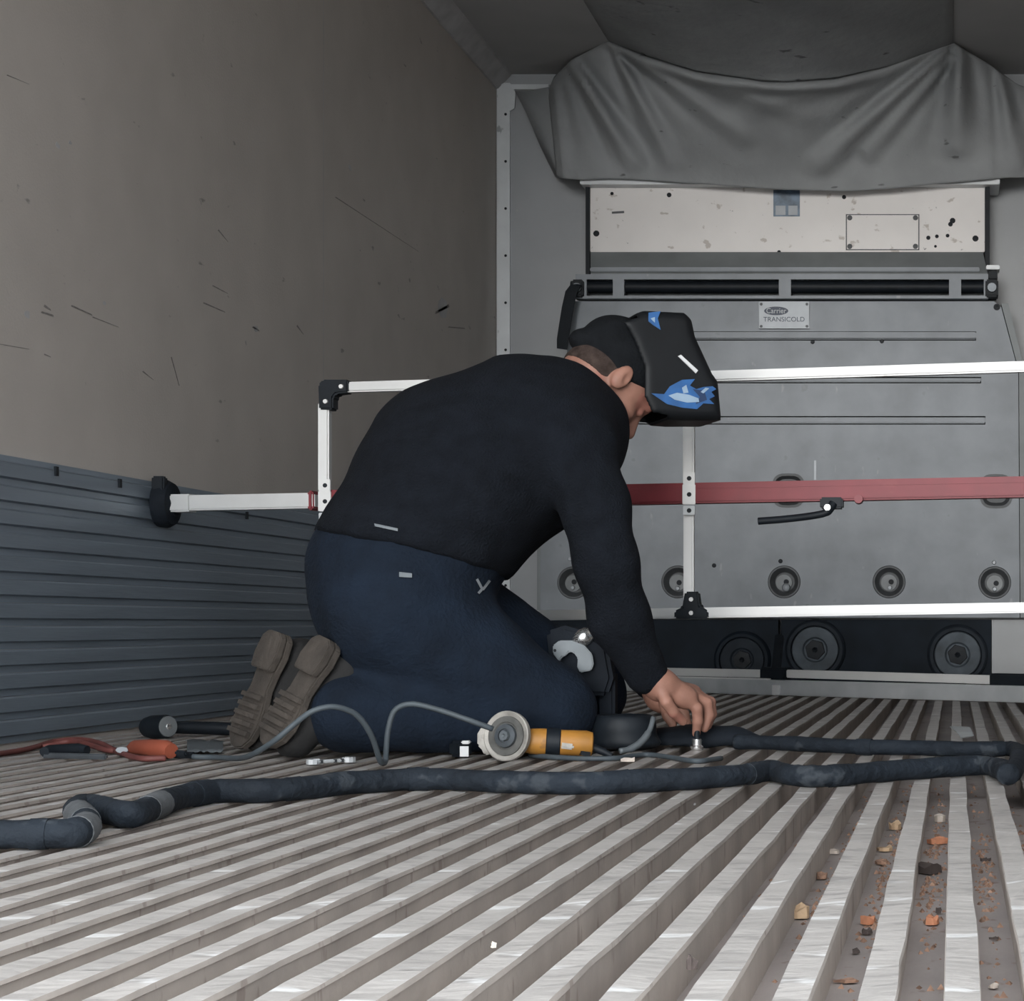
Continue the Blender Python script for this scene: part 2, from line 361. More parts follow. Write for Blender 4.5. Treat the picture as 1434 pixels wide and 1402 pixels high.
# hanging strap
rows = []
for k, (u, v, wd) in enumerate(((812, 398, 4), (806, 399, 7), (800, 408, 8), (795, 430, 8), (791, 455, 8), (788, 475, 8), (787, 488, 7))):
    rows.append([P(u-wd, v, YS-.045), P(u+wd, v+2, YS-.052)])
tag(MB().grid(rows).build('hanging_strap', M['black'], solid=.004), 'black strap hanging from the end of the black roller', 'strap')

# ---------------------------------------------------------------- return air bulkhead panel
YP = 7.55
bp = tag(empty('air_bulkhead', P(1090, 855, YP)), 'large grey return-air bulkhead panel with pressed ribs and round cups', 'bulkhead')
poly = [(800, 422), (1392, 422), (1402, 430), (1426, 520), (1428, 865), (757, 865), (757, 760), (785, 600)]
face = MB().prism([P(u, v, YP) for u, v in poly], (0, .035, 0)).build('panel_sheet', M['grey'], bp)
cs = []
CUPS = [(803, 816), (949, 815), (1098, 815), (1245, 815), (1393, 816)]
for u, v in CUPS: cs.append(MB().lathe(P(u, v, YP-.02), (0,1,0), [(0, .062), (.1, .062)], 32).build('cutter', M['cup']))
OVALS = [(1104, 687), (1395, 688)]
def oval(u, v, a, b, Y, n=28):
    return [P(u, v, Y)+Vector((a*math.copysign(abs(math.cos(t))**.6, math.cos(t)), 0, b*math.copysign(abs(math.sin(t))**.75, math.sin(t)))) for t in [2*math.pi*k/n for k in range(n)]]
for u, v in OVALS: cs.append(MB().prism(oval(u, v, .06, .062, YP-.02), (0, .1, 0)).build('cutter', M['cup']))
for (u0, u1, v0, v1) in ((960, 1367, 463, 476), (930, 1374, 527, 536), (880, 1380, 582, 594)):
    for a, b, c, d in ((u0, v0, u1, v0+1.6), (u0, v1-1.6, u1, v1), (u1-1.4, v0+1, u1, v1-1)):
        mb = MB(); slab(mb, a, b, c, d, YP-.02, .1); cs.append(mb.build('cutter', M['cup']))
cut(face, cs)
MB().prism([P(u, v, YP) for u, v in ((1402, 425), (1412, 425), (1434, 515), (1440, 700), (1440, 865), (1429, 865), (1427, 520))], (0, .2, 0)).build('side_flange', M['grey2'], bp)
MB().prism([P(u, v, YP+.03) for u, v in ((752, 760), (757, 757), (757, 865), (752, 865))], (0, .2, 0)).build('side_flange', M['grey2'], bp)
MB().prism([P(u, v, YP+.04) for u, v in ((802, 428), (1400, 432), (1424, 520), (1426, 862), (759, 862), (787, 602))], (0, .16, 0)).build('backing_box', M['cup'], bp)
for (u0, u1, v0, v1) in ((960, 1367, 463, 476), (930, 1374, 527, 536), (880, 1380, 582, 594)):
    mb = MB(); slab(mb, u0, v0+1.6, u1, v1-1.6, YP-.006, .0058); mb.build('pressed_rib', M['grey'], bp, bevel=.003)
for u, v in CUPS:
    cp = MB()._lathe(P(u, v, YP-.004), Vector((0,1,0)), [(.004, .067), (0, .064), (0, .058), (.030, .044), (.034, .040), (.038, .040)], 32, False).build('round_cup', M['cup'], bp, smooth=True)
    MB().lathe(P(u, v+1, YP+.030), (0,-1,0), [(0, .034), (.004, .033)], 24).build('cup_plate', M['cupin'], cp, smooth=True)
    dx, dy = random.choice(((3, 0), (1, -1), (2, 1)))
    MB().lathe(P(u+dx, v+dy, YP+.026), (0,-1,0), [(0, .011), (.004, .010)], 12).build('cup_hole', M['black'], cp)
    MB().lathe(P(u+dx-2, v+dy+8, YP+.026), (0,-1,0), [(0, .010), (.006, .007)], 12).build('cup_screw', M['plate'], cp)
MB().lathe(P(1101, 823, YP+.02), (0,-1,0), [(0, .018), (.012, .014), (.016, .006)], 14).build('cup_knob', M['plate'], bp, smooth=True)
for u, v in OVALS:
    mb = MB(); n = 28; a = oval(u, v, .068, .070, YP-.003, n); b = oval(u, v, .058, .060, YP-.003, n); c = oval(u, v, .045, .047, YP+.03, n)
    mb.add(a+b+c, [(i, (i+1) % n, n+(i+1) % n, n+i) for i in range(n)]+[(n+i, n+(i+1) % n, 2*n+(i+1) % n, 2*n+i) for i in range(n)]+[tuple(range(2*n, 3*n))])
    mb.build('oval_recess', M['cup'], bp)
for u, v in ((1093, 786), (1392, 788), (798, 783), (1000, 792)):
    MB().lathe(P(u, v, YP), (0,-1,0), [(0, .009), (.005, .006)], 10).build('panel_screw', M['plate'] if u > 1300 or u < 800 else M['black'], bp)
for u, v in ((1138, 479), (1235, 478)):
    MB().lathe(P(u, v, YP), (0,-1,0), [(0, .009), (.006, .007)], 8).build('panel_rivet', M['black'], bp)
MB()._lathe(P(1396, 430, YP), Vector((0,-1,0)), [(0, .014), (.006, .013), (.006, .006), (.002, .005)], 12).build('hinge_eye', M['black'], bp)
MB().box(P(1140, 672, YP-.003), P(1143, 645, YP)).build('weld_scratch', M['plate'], bp)
# maker's plate
pl = MB(); slab(pl, 1062, 422, 1134, 461, YP-.006, .0058); pl = pl.build('maker_plate', M['plate'], bp, bevel=.004); pl['label'] = 'silver plate with dark oval emblem and lettering'
def ell(u, v, a, b, Y, n=30): return [P(u, v, Y)+Vector((a*math.cos(2*math.pi*k/n), 0, b*math.sin(2*math.pi*k/n))) for k in range(n)]
MB().prism(ell(1087, 435.5, .049, .0175, YP-.0062), (0, -.0012, 0)).build('emblem_oval', M['mark'], pl)
text_part('emblem_lettering', 'Carrier', .030, P(1087, 435.5, YP-.0080), M['plate'], pl, sx=.9)
text_part('plate_lettering', 'TRANSICOLD', .027, P(1098, 447.5, YP-.0070), M['mark'], pl, sx=1.02)
for u, v in ((1066, 457), (1130, 457), (1066, 426), (1130, 426)):
    MB().lathe(P(u, v, YP-.006), (0,-1,0), [(0, .006), (.002, .005)], 8).build('plate_rivet', M['cup'], pl)

# ---------------------------------------------------------------- dark lower panel with round rubber caps
lo = tag(empty('lower_vent_panel', P(1080, 955, 7.62)), 'dark lower vent panel with three round rubber caps under the grey bulkhead', 'vent panel')
zf = .004
a = P(752, 868, 7.60); b = P(1090, 955, 7.60); MB().box((a.x, 7.60, zf), (b.x, 7.66, a.z)).build('vent_sheet', M['lower'], lo)
a = P(1094, 868, 7.60); b = P(1388, 955, 7.60); MB().box((a.x, 7.60, zf), (b.x, 7.66, a.z)).build('vent_sheet', M['lower'], lo)
a = P(1389, 868, 7.60); MB().box((a.x, 7.62, zf), (WX1-.02, 7.79, a.z)).build('grey_infill', M['bwall'], lo)
for (u, v, R, br) in ((1040, 924, .118, 0), (1142, 910, .125, 1), (1341, 917, .125, 1)):
    c = P(u, v, 7.60)
    rg = MB()._lathe(c, Vector((0,-1,0)), [(0, R), (.022, R*.97), (.030, R*.90), (.030, R*.80), (.014, R*.77), (.014, 0)], 36).build('rubber_cap', M['ring'] if br else M['lower'], lo, smooth=True)
    MB()._lathe(c-Vector((0, .014, 0)), Vector((0,-1,0)), [(0, R*.76), (.010, R*.74), (.012, R*.42), (.004, R*.36), (.004, 0)], 32).build('cap_insert', M['ringin'] if br else M['ring'], rg, smooth=True)
    MB()._lathe(c-Vector((0, .018, 0)), Vector((0,-1,0)), [(0, R*.34), (.010, R*.32), (.012, R*.1), (.006, 0)], 6).build('cap_bolt', M['black'], rg)

# ---------------------------------------------------------------- fabric air chute
def lerp_curve(pts, s):
    for i in range(len(pts)-1):
        if s <= pts[i+1][0] or i == len(pts)-2:
            a, b = pts[i], pts[i+1]; t = (s-a[0])/(b[0]-a[0]); return tuple(a[k]+(b[k]-a[k])*t for k in range(1, len(a)))
top = [(0, 768, 128, 7.70), (.04, 776, 108, 7.70), (.08, 800, 84, 7.56), (.14, 852, 57, 7.36), (.22, 905, 78, 7.27), (.32, 975, 100, 7.20), (.45, 1070, 114, 7.16), (.5, 1100, 115, 7.15), (.6, 1170, 110, 7.18), (.7, 1240, 94, 7.24), (.8, 1335, 60, 7.36), (.87, 1385, 90, 7.56), (.93, 1425, 118, 7.68), (1, 1470, 135, 7.70)]
bot = [(0, 780, 246, 7.60), (.04, 790, 250, 7.56), (.08, 812, 252, 7.535), (.14, 850, 250, 7.53), (.22, 900, 252, 7.53), (.32, 970, 257, 7.53), (.45, 1070, 264, 7.53), (.5, 1105, 266, 7.53), (.6, 1190, 268, 7.53), (.7, 1250, 264, 7.53), (.8, 1320, 257, 7.53), (.87, 1385, 251, 7.53), (.93, 1412, 249, 7.56), (1, 1470, 248, 7.60)]
RIDGE = [((852, 60), (1010, 128), 9, .030), ((800, 86), (886, 228), 9, .055), ((860, 70), (940, 228), 8, .028), ((870, 68), (1040, 190), 8, .022), ((1325, 72), (1150, 228), 9, .040), ((1332, 80), (1215, 208), 8, .032), ((1345, 72), (1340, 200), 12, .05), ((1400, 100), (1425, 230), 9, .03),
         ((775, 110), (790, 245), 8, .02), ((940, 80), (1250, 92), 5, .0), ((1300, 75), (1060, 150), 8, .012), ((900, 80), (1130, 165), 7, .012)]
def ridge(u, v):
    d = 0
    for (a, b, wd, am) in RIDGE:
        ax, ay = a; bx, by = b; L2 = (bx-ax)**2+(by-ay)**2
        t = max(0, min(1, ((u-ax)*(bx-ax)+(v-ay)*(by-ay))/L2))
        q = math.hypot(u-ax-t*(bx-ax), v-ay-t*(by-ay)); wdd = wd*(.6+.9*t)
        d += am*math.exp(-(q/wdd)**2)*(1-.75*t)
        d -= .5*am*math.exp(-((q-2.0*wdd)/wdd)**2)*(1-.75*t)
    return d
rows = []
NS, NT = 150, 50
for j in range(NT+1):
    t = j/NT; r = []
    for i in range(NS+1):
        s = i/NS; a = lerp_curve(top, s); b = lerp_curve(bot, s)
        te = t
        u = a[0]+(b[0]-a[0])*te; v = a[1]+(b[1]-a[1])*te
        Y = a[2]+(b[2]-a[2])*(1-(1-te)**1.6)-.03*math.sin(math.pi*te)
        fade = min(1, t*5)*min(1, (1-t)*6)
        Y -= 2.3*ridge(u, v)*(.25+.75*fade) if t > 0 else 0
        Y -= .055*math.exp(-((t-.06)/.05)**2)*max(0, math.sin(math.pi*(s-.14)/.66)) if .14 < s < .8 and t > 0 else 0
        Y += .006*noise.noise((u*.02, v*.02, 3))*fade
        r.append(P(u, v, min(Y, 7.74)))
    rows.append(r)
ch = tag(empty('air_chute', P(1103, 266, 7.53)), 'grey fabric air chute sagging from the ceiling and draped over the cooling unit', 'air duct')
MB().grid(rows).build('drape', M['cloth'], ch, smooth='all', solid=.003)
rows2 = []
xl, xr = -1.372, -.004
for j in range(31):
    t = j/30; Y = 7.36-(7.36-3.2)*t; r = []
    for i in range(41):
        s = i/40; su = .14+.66*s
        a = lerp_curve(top, su); p0 = P(*a)
        x = xl+(xr-xl)*s; sag = .13*(4*s*(1-s))**.8*(1+.12*math.sin(t*17+s*5))
        q = Vector((x, Y-.2*4*s*(1-s)*(1-t), ZC-.004-sag))
        k = min(1, t*5); k = k*k*(3-2*k)
        r.append(p0.lerp(q, k) if t > 0 else p0)
    rows2.append(r)
MB().grid(rows2).build('ceiling_run', M['cloth'], ch, smooth='all', solid=.003)
# side flap at the left
MB().grid([[P(722, 128, 7.76), P(735, 128, 7.75), P(768, 122, 7.70)], [P(738, 160, 7.755), P(750, 158, 7.74), P(772, 170, 7.66)], [P(757, 205, 7.75), P(766, 205, 7.73), P(779, 215, 7.62)], [P(778, 248, 7.74), P(784, 250, 7.70), P(792, 250, 7.60)]]).build('side_flap', M['cloth'], ch, smooth='all', solid=.003)
mb = MB(); slab(mb, 752, 143, 767, 170, 7.765, .03)

# ---------------------------------------------------------------- load gate across the trailer
def GY(u): return 4.41+(4.23-4.41)*(u-455)/(1434-455)
def G(u, v, dy=0): Y = GY(u)+dy; return P(u, v, Y)
def vt(u): return 543+(514-543)*(u-485)/(1434-485)
def vr(u): return 705.5+(682.5-705.5)*(u-235)/(1434-235)
def vl(u): return 862+(851-862)*(u-750)/(1434-750)
gb = tag(empty('load_gate', G(965, 1025)), 'red and white telescopic load gate with hoop frame spanning the trailer behind the welder', 'load bar')
gb.location.z = 0; WL[gb.name].z = 0
def bar(name, p0, p1, w_, h_, m, par=gb, bev=.004): return MB().obox(p0, p1, w_, h_).build(name, m, par, bevel=bev)
UR = 1665
lw = P(205, 706, 4.41); lw = Vector((WX0+.0165, GY(205)+.0, CH-(706-VV)*GY(205)/FPX))
# wall pad
pad = MB().lathe(lw, (1,0,0), [(0, .055), (.020, .058), (.034, .050), (.038, .030), (.042, .028)], 24).build('wall_pad', M['blackr'], gb, smooth=True)
MB().box(lw+Vector((0, -.045, -.012)), lw+Vector((.03, -.02, .064))).build('pad_lug', M['black'], pad, bevel=.004)
bar('end_sleeve', G(234, vr(234)), G(272, vr(272)), .042, .042, M['alu'])
bar('inner_tube', G(268, vr(268)), G(445, vr(445)), .038, .0365, M['alu'])
bar('neck_tube', lw+Vector((.05, 0, 0)), G(236, vr(236)), .034, .034, M['black'])
bar('end_collar', G(436, vr(436)), G(444, vr(444)), .046, .046, M['red'])
bar('red_tube', G(457, vr(457)), G(UR, vr(UR)), .046, .0475, M['red'])
# grooves along the red tube's face
for dv in (-8, 8):
    bar('tube_ridge', G(470, vr(470)+dv, -.0236), G(UR, vr(UR)+dv*1.05, -.0236), .002, .005, M['red'], bev=0)
rw = Vector((WX1-.0165, GY(UR), CH-(vr(UR)-VV)*GY(UR)/FPX))
MB().lathe(rw, (-1,0,0), [(0, .055), (.02, .058), (.034, .05), (.04, .03)], 24).build('wall_pad', M['blackr'], gb, smooth=True)
# hoop
bar('hoop_top_rail', G(480, vt(480)), G(1600, vt(1600)), .026, .0245, M['alu'])
bar('hoop_bottom_rail', G(470, vl(470)), G(1600, vl(1600)), .026, .024, M['alu'])
for u, vb in ((455, None), (965, None)):
    bar('hoop_upright', G(u, vt(u)+(20 if u < 500 else 0)), G(u, vr(u)-12), .026, .0265, M['alu'])
    bar('hoop_upright', G(u, vr(u)+26), G(u, vl(u)-6), .024, .024, M['alu'])
    for v0, v1 in ((vr(u)-30, vr(u)-13), (vr(u)-13, vr(u)+15), (vr(u)+17, vr(u)+30)):
        b_ = bar('clamp_plate', G(u, v0, -.028), G(u, v1, -.028), .030 if v1-v0 > 20 else .027, .008, M['alu'] if v1-v0 < 30 and v0 < vr(u)+10 else M['alug'], bev=.001)
        MB().lathe(G(u, (v0+v1)/2, -.032), (0,-1,0), [(0, .0055), (.0012, .005)], 10).build('clamp_hole', M['black'], b_)
def corner(u, v, sx, sv):
    j = MB(); pts = [(-11, -6), (-5, -13), (6, -13), (31, -13), (31, 5), (14, 7), (10, 12), (10, 29), (-10, 29)]
    o = MB().prism([G(u+sx*a, v+sv*b, -.021) for a, b in pts], (0, .042, 0)).build('corner_joint', M['dsteel'] if False else M['black'], gb, bevel=.004)
    for a, b in ((22, -3), (0, 18)): MB().lathe(G(u+sx*a, v+sv*b, -.021), (0,-1,0), [(0, .006), (.005, .005)], 10).build('joint_bolt', M['alu'], o)
bar('hoop_upright', G(1600, vt(1600)+20), G(1600, vr(1600)-12), .026, .0265, M['alu']); bar('hoop_upright', G(1600, vr(1600)+20), G(1600, vl(1600)-6), .024, .024, M['alu'])
corner(1606, vt(1606), -1, 1); corner(1606, vl(1606), -1, -1)
corner(456, vt(456)+.5, 1, 1); corner(463, vl(463), 1, -1)
for vj, s in ((vl(968), 1),):
    pts = [(-24, 8), (-24, -3), (-13, -8), (-9, -30), (9, -30), (12, -10), (24, -3), (24, 8)]
    o = MB().prism([G(968+a, vj+b, -.021) for a, b in pts], (0, .042, 0)).build('tee_joint', M['black'], gb, bevel=.004)
    for a, b in ((0, -19), (0, 0)): MB().lathe(G(968+a, vj+b, -.021), (0,-1,0), [(0, .0055), (.005, .005)], 10).build('joint_bolt', M['alu'], o)
# jack lever
lv = MB().tube(spline([G(1062, 730, -.05), G(1100, 727, -.05), G(1140, 722, -.05), G(1158, 717, -.045), G(1167, 705, -.035)], 6), [.0085]*12+[.0085]*6+[.010]*7, 12).build('jack_lever', M['black'], gb, smooth=True)
MB().box(G(1148, 712, -.04), G(1182, 698, .01)).build('lever_bracket', M['black'], lv, bevel=.004)
MB().lathe(G(1159, 711, -.05), (0,-1,0), [(0, .009), (.012, .007)], 12).build('lever_pin', M['steel'], lv)
MB().lathe(G(1203, 700, -.01), (0,-1,0), [(0, .011), (.03, .010)], 12).build('spring_pin', M['red'], gb)

# ---------------------------------------------------------------- second gate lying on the floor at the front
g2 = tag(empty('spare_load_gate', FP(1108, 974)), 'grey aluminium beam with white hoop rail lying on the floor below the dark vents', 'load bar')
pa, pb = FP(868, 967.5), FP(1434, 984.5); dirv = pb-pa
hb = .052
def onb(t, dz=0, dy=0): q = pa+dirv*t; return q+Vector((0, dy, dz+.002))
MB().obox(onb(0, hb/2), onb(1.12, hb/2), .05, hb).build('floor_beam', M['alug'], g2, bevel=.004)
MB().obox(onb(-.0, hb+.002, -.01), onb(.41, hb+.002, -.01), .02, .006).build('beam_lip', M['alu'], g2)
MB().obox(onb(-.07, hb+.02, .03), onb(.395, hb+.02, .03), .025, .028).build('hoop_rail', M['alu'], g2, bevel=.003)
MB().obox(onb(.455, hb+.022, .03), onb(.94, hb+.016, .03), .025, .028).build('hoop_rail', M['alu'], g2, bevel=.003)
j2 = MB().obox(onb(.392, hb+.022, .03), onb(.458, hb+.022, .03), .045, .043).build('rail_joint', M['black'], g2, bevel=.006)
MB().obox(onb(.425, hb+.03, .03), onb(.425, .20, .16), .03, .03, (0,1,0)).build('joint_post', M['black'], j2, bevel=.003)
MB().obox(onb(.935, hb+.012, .03), onb(1.05, hb+.012, .03), .05, .05).build('rail_end_joint', M['black'], g2, bevel=.006)
MB().obox(onb(.422, .018, -.03), onb(.440, .018, -.03), .012, .034).build('white_clip', M['white'], g2)
for dz in (.017, .035): MB().lathe(onb(.875, dz, -.026), (0,-1,0), [(0, .005), (.002, .004)], 8).build('beam_hole', M['black'], g2)

# ================================================================ the kneeling welder
OY = 3.60; OU, OV = 555, 830
PHI = math.radians(25)
FX, FY = math.cos(PHI), math.sin(PHI)          # the way he faces
RX_, RY_ = FY, -FX                             # his right-hand side
OX = (OU-VU)*OY/FPX
def LP(u, v, r=0.0):
    """body coordinates (forward, right, up) of a joint from its place in the frame and its offset to his right"""
    k = (u-VU)/FPX
    f_ = (k*(OY+r*RY_)-OX-r*RX_)/(FX-k*FY)
    Y = OY+f_*FY+r*RY_
    return np.array((f_, r, CH-(v-VV)*Y/FPX))
def W3(q):
    q = np.asarray(q); f_, r, z = q[..., 0], q[..., 1], q[..., 2]
    return np.stack((OX+f_*FX+r*RX_, OY+f_*FY+r*RY_, z), -1)
PXM = OY/FPX                                   # metres per pixel at the body
def cone(Q, a, b, ra, rb, ky=1.0):
    a = np.asarray(a, float); b = np.asarray(b, float); S = np.array((1, ky, 1.))
    ba = (b-a)*S; pa_ = (Q-a)*S; L2 = max(float(ba@ba), 1e-9)
    t = np.clip((pa_@ba)/L2, 0, 1)
    return np.sqrt(((pa_-t[..., None]*ba)**2).sum(-1))-(ra+(rb-ra)*t)
def ellip(Q, c, R, rot=None):
    p = Q-np.asarray(c, float)
    if rot is not None: p = p@rot
    R = np.asarray(R, float); k0 = np.sqrt(((p/R)**2).sum(-1)); k1 = np.sqrt(((p/(R*R))**2).sum(-1))
    return k0*(k0-1)/np.maximum(k1, 1e-6)
def smin(a, b, k):
    h = np.maximum(k-np.abs(a-b), 0)/k; return np.minimum(a, b)-h*h*k*.25
def smax(a, b, k): return -smin(-a, -b, k)
def nets(func, lo, hi, h):
    lo = np.asarray(lo, float); n = np.ceil((np.asarray(hi)-lo)/h).astype(int)+1
    ax = [lo[i]+h*np.arange(n[i]) for i in range(3)]
    Q = np.stack(np.meshgrid(*ax, indexing='ij'), -1)
    V = np.concatenate([func(Q[i:i+16]) for i in range(0, n[0], 16)], 0)
    ins = V < 0
    cor = [(i, j, k) for i in (0, 1) for j in (0, 1) for k in (0, 1)]
    sl = lambda A, c: A[c[0]:A.shape[0]-1+c[0], c[1]:A.shape[1]-1+c[1], c[2]:A.shape[2]-1+c[2]]
    cnt = sum(sl(ins, c).astype(np.int8) for c in cor); act = (cnt > 0) & (cnt < 8)
    I = np.argwhere(act); acc = np.zeros((len(I), 3)); num = np.zeros(len(I))
    for c in cor:
        for a in range(3):
            if c[a]: continue
            d = list(c); d[a] = 1
            v0 = V[I[:, 0]+c[0], I[:, 1]+c[1], I[:, 2]+c[2]]; v1 = V[I[:, 0]+d[0], I[:, 1]+d[1], I[:, 2]+d[2]]
            m_ = (v0 < 0) != (v1 < 0); t = np.where(m_, v0/np.where(m_, v0-v1, 1), 0)
            p = np.array(c, float)+np.zeros((len(I), 3)); p[:, a] += t
            acc += p*m_[:, None]; num += m_
    verts = lo+h*(I+acc/num[:, None])
    idx = -np.ones(act.shape, int); idx[act] = np.arange(len(I))
    F_ = []
    for a in range(3):
        b, c = (a+1) % 3, (a+2) % 3
        A = np.argwhere(np.diff(ins.astype(np.int8), axis=a) != 0)
        A = A[(A[:, b] > 0) & (A[:, c] > 0) & (A[:, b] < n[b]-1) & (A[:, c] < n[c]-1)]
        if len(A) == 0: continue
        eb = np.zeros(3, int); eb[b] = 1; ec = np.zeros(3, int); ec[c] = 1
        q = [A-eb-ec, A-ec, A, A-eb]
        f4 = np.stack([idx[k[:, 0], k[:, 1], k[:, 2]] for k in q], -1)
        flip = ins[A[:, 0], A[:, 1], A[:, 2]]
        f4[~flip] = f4[~flip][:, ::-1]
        F_.append(f4)
    return verts, np.concatenate(F_, 0)
def sdf_part(name, parts, m, parent, tf, disp=None, smooth_it=1):
    """parts: list of (func, lo, hi, h) meshed and put into one mesh"""
    VV_, FF = [], []; off = 0
    for (fn, lo_, hi_, h) in parts:
        v, f_ = nets(fn, lo_, hi_, h)
        for _ in range(smooth_it):                      # light relaxation
            acc = np.zeros_like(v); num = np.zeros(len(v))
            for k in range(4):
                for d in (1, 3):
                    np.add.at(acc, f_[:, k], v[f_[:, (k+d) % 4]]); np.add.at(num, f_[:, k], 1)
            v = .5*v+.5*acc/np.maximum(num, 1)[:, None]
        VV_.append(v); FF.append(f_+off); off += len(v)
    v = np.concatenate(VV_); f_ = np.concatenate(FF)
    wv = tf(v)
    o = mk(name, wv, [tuple(int(i) for i in q) for q in f_], m, parent, smooth='all', recalc=True)
    if disp:
        me = o.data; nn = [vv.normal.copy() for vv in me.vertices]
        for vv, nm in zip(me.vertices, nn): vv.co += nm*disp(vv.co)
        me.update()
    return o

# ---- joints
px = lambda r: r*PXM
T = [LP(566, 792), LP(647, 668), LP(745, 617), LP(793, 598)]
TR = [px(130), px(134), px(121), px(80)]
RA = [LP(799, 622, .17), LP(836, 710, .235), LP(849, 785, .25), LP(870, 868, .225), LP(903, 945, .20)]
RAR = [px(56), px(44), px(42), px(39), px(31)]
LA = [LP(790, 622, -.17), LP(836, 710, -.23), LP(858, 785, -.23), LP(878, 870, -.17), LP(912, 955, -.08)]
LAR = [px(56), px(44), px(36), px(33), px(27)]
RL = [LP(556, 862, .09), LP(766, 997, .12), LP(488, 1000, .12)]; RLR = [px(98), px(64), px(52)]
LL = [LP(585, 852, -.10), LP(812, 972, -.13), LP(470, 990, -.11)]; LLR = [px(98), px(64), px(48)]
HEADC = LP(859, 538, .0)
NB = LP(822, 560, 0)
def chain(Q, pts, rad, ky, k, inf=0, d=None):
    for i in range(len(pts)-1):
        e = cone(Q, pts[i], pts[i+1], rad[i]+inf, rad[i+1]+inf, ky); d = e if d is None else smin(d, e, k)
    return d
def torso(Q, inf=0):
    d = chain(Q, T, TR, .84, .05, inf)
    sh = cone(Q, RA[0], LA[0], px(54)+inf, px(54)+inf); d = smin(d, sh, .08)
    return d
def plane_above(Q, A, B):
    n = np.array((-(B[2]-A[2]), 0, B[0]-A[0])); n = n/np.linalg.norm(n)
    return (Q-A)@n
HA, HB = LP(435, 742), LP(712, 815)
def sweater_f(Q):
    d = smax(torso(Q), -plane_above(Q, HA, HB), .008)
    d = smin(d, chain(Q, RA, RAR, 1, .03), .035); d = smin(d, chain(Q, LA, LAR, 1, .03), .035)
    nk = cone(Q, LP(800, 575), LP(822, 560), px(64), px(50)); d = smin(d, nk, .03)      # collar
    cp_ = plane_above(Q, LP(786, 496), LP(866, 584))                                 # collar opening
    d = smax(d, cp_-.004, .006)
    return d
def legs(Q, inf=0):
    d = cone(Q, LP(553, 812), LP(575, 800), px(119)+inf, px(112)+inf, .84)
    for L_, R_ in ((RL, RLR), (LL, LLR)):
        d = smin(d, chain(Q, L_, R_, 1, .03, inf), .06)
    return d
def pants_f(Q):
    d = smin(legs(Q), torso(Q, -.010), .02); d = smax(d, plane_above(Q, HA, HB)-.06, .01)
    return smax(d, .0015-Q[..., 2], .01)
# head frame: forward, left, up axes in body coordinates
pt = math.radians(56); yw = math.radians(-8)
hf = np.array((math.cos(pt)*math.cos(yw), math.cos(pt)*math.sin(yw), -math.sin(pt)))
hl = np.array((math.sin(yw)*-1, math.cos(yw), 0.)); hl = -hl/np.linalg.norm(hl)        # his left is -right
hu = np.cross(hl, hf)*1.0
if hu[0] < 0: hu = -hu
HR = np.stack((hf, hl, hu), -1)              # columns
HS = .90
def hp(Q): return (Q-HEADC)@HR
def hq(Q): return (Q-HEADC)@HR/HS
def HW(a, l, u): return HEADC+HS*(HR@np.array((a, l, u), float))
def head_f(Q, inf=0):
    p = hq(Q); z0 = np.zeros(3)
    d = ellip(p, (-.012, 0, .03), (.101+inf, .079+inf, .092+inf))
    d = smin(d, ellip(p, (.030, 0, -.045), (.062+inf, .060+inf, .078+inf)), .03)
    d = smin(d, cone(p, (.058, -.018, -.108), (.058, .018, -.108), .022+inf, .022+inf), .03)
    d = smin(d, cone(p, (-.01, .058, -.07), (.05, .03, -.105), .016, .016), .03); d = smin(d, cone(p, (-.01, -.058, -.07), (.05, -.03, -.105), .016, .016), .03)
    if inf == 0:
        d = smin(d, cone(p, (.082, -.03, .028), (.082, .03, .028), .012, .012), .02)           # brow
        for s in (-1, 1):
            d = smax(d, -ellip(p, (.098, s*.032, .006), (.020, .018, .012)), .012)             # eye socket
            d = smin(d, ellip(p, (.078, s*.031, .005), (.0125, .0125, .0115)), .003)
            d = smin(d, ellip(p, (.052, s*.048, -.028), (.026, .018, .02)), .02)              # cheek
            th = math.radians(14); c_, s_ = math.cos(th), math.sin(th)
            er = np.array(((c_, 0, s_), (0, 1, 0), (-s_, 0, c_))).T
            e = ellip(p, (-.012, s*.086, -.008), (.019, .010, .031), er)
            e = smax(e, -ellip(p, (-.004, s*.099, -.004), (.010, .010, .019), er), .004)
            d = smin(d, e, .006)
        d = smin(d, cone(p, (.086, 0, .012), (.112, 0, -.030), .009, .0135), .014)             # nose
        for s in (-1, 1): d = smin(d, ellip(p, (.100, s*.011, -.035), (.012, .008, .008)), .006)
        d = smin(d, cone(p, (.088, -.014, -.062), (.088, .014, -.062), .006, .006), .008)      # lips
        d = smin(d, cone(p, (.086, -.012, -.074), (.086, .012, -.074), .0065, .0065), .008)
        d = smax(d, -cone(p, (.099, -.02, -.068), (.099, .02, -.068), .003, .003), .004)
    return d*HS
def neck_f(Q, inf=0):
    return cone(Q, HW(-.045, 0, -.035), LP(800, 585), .060+inf, .070+inf, .95)
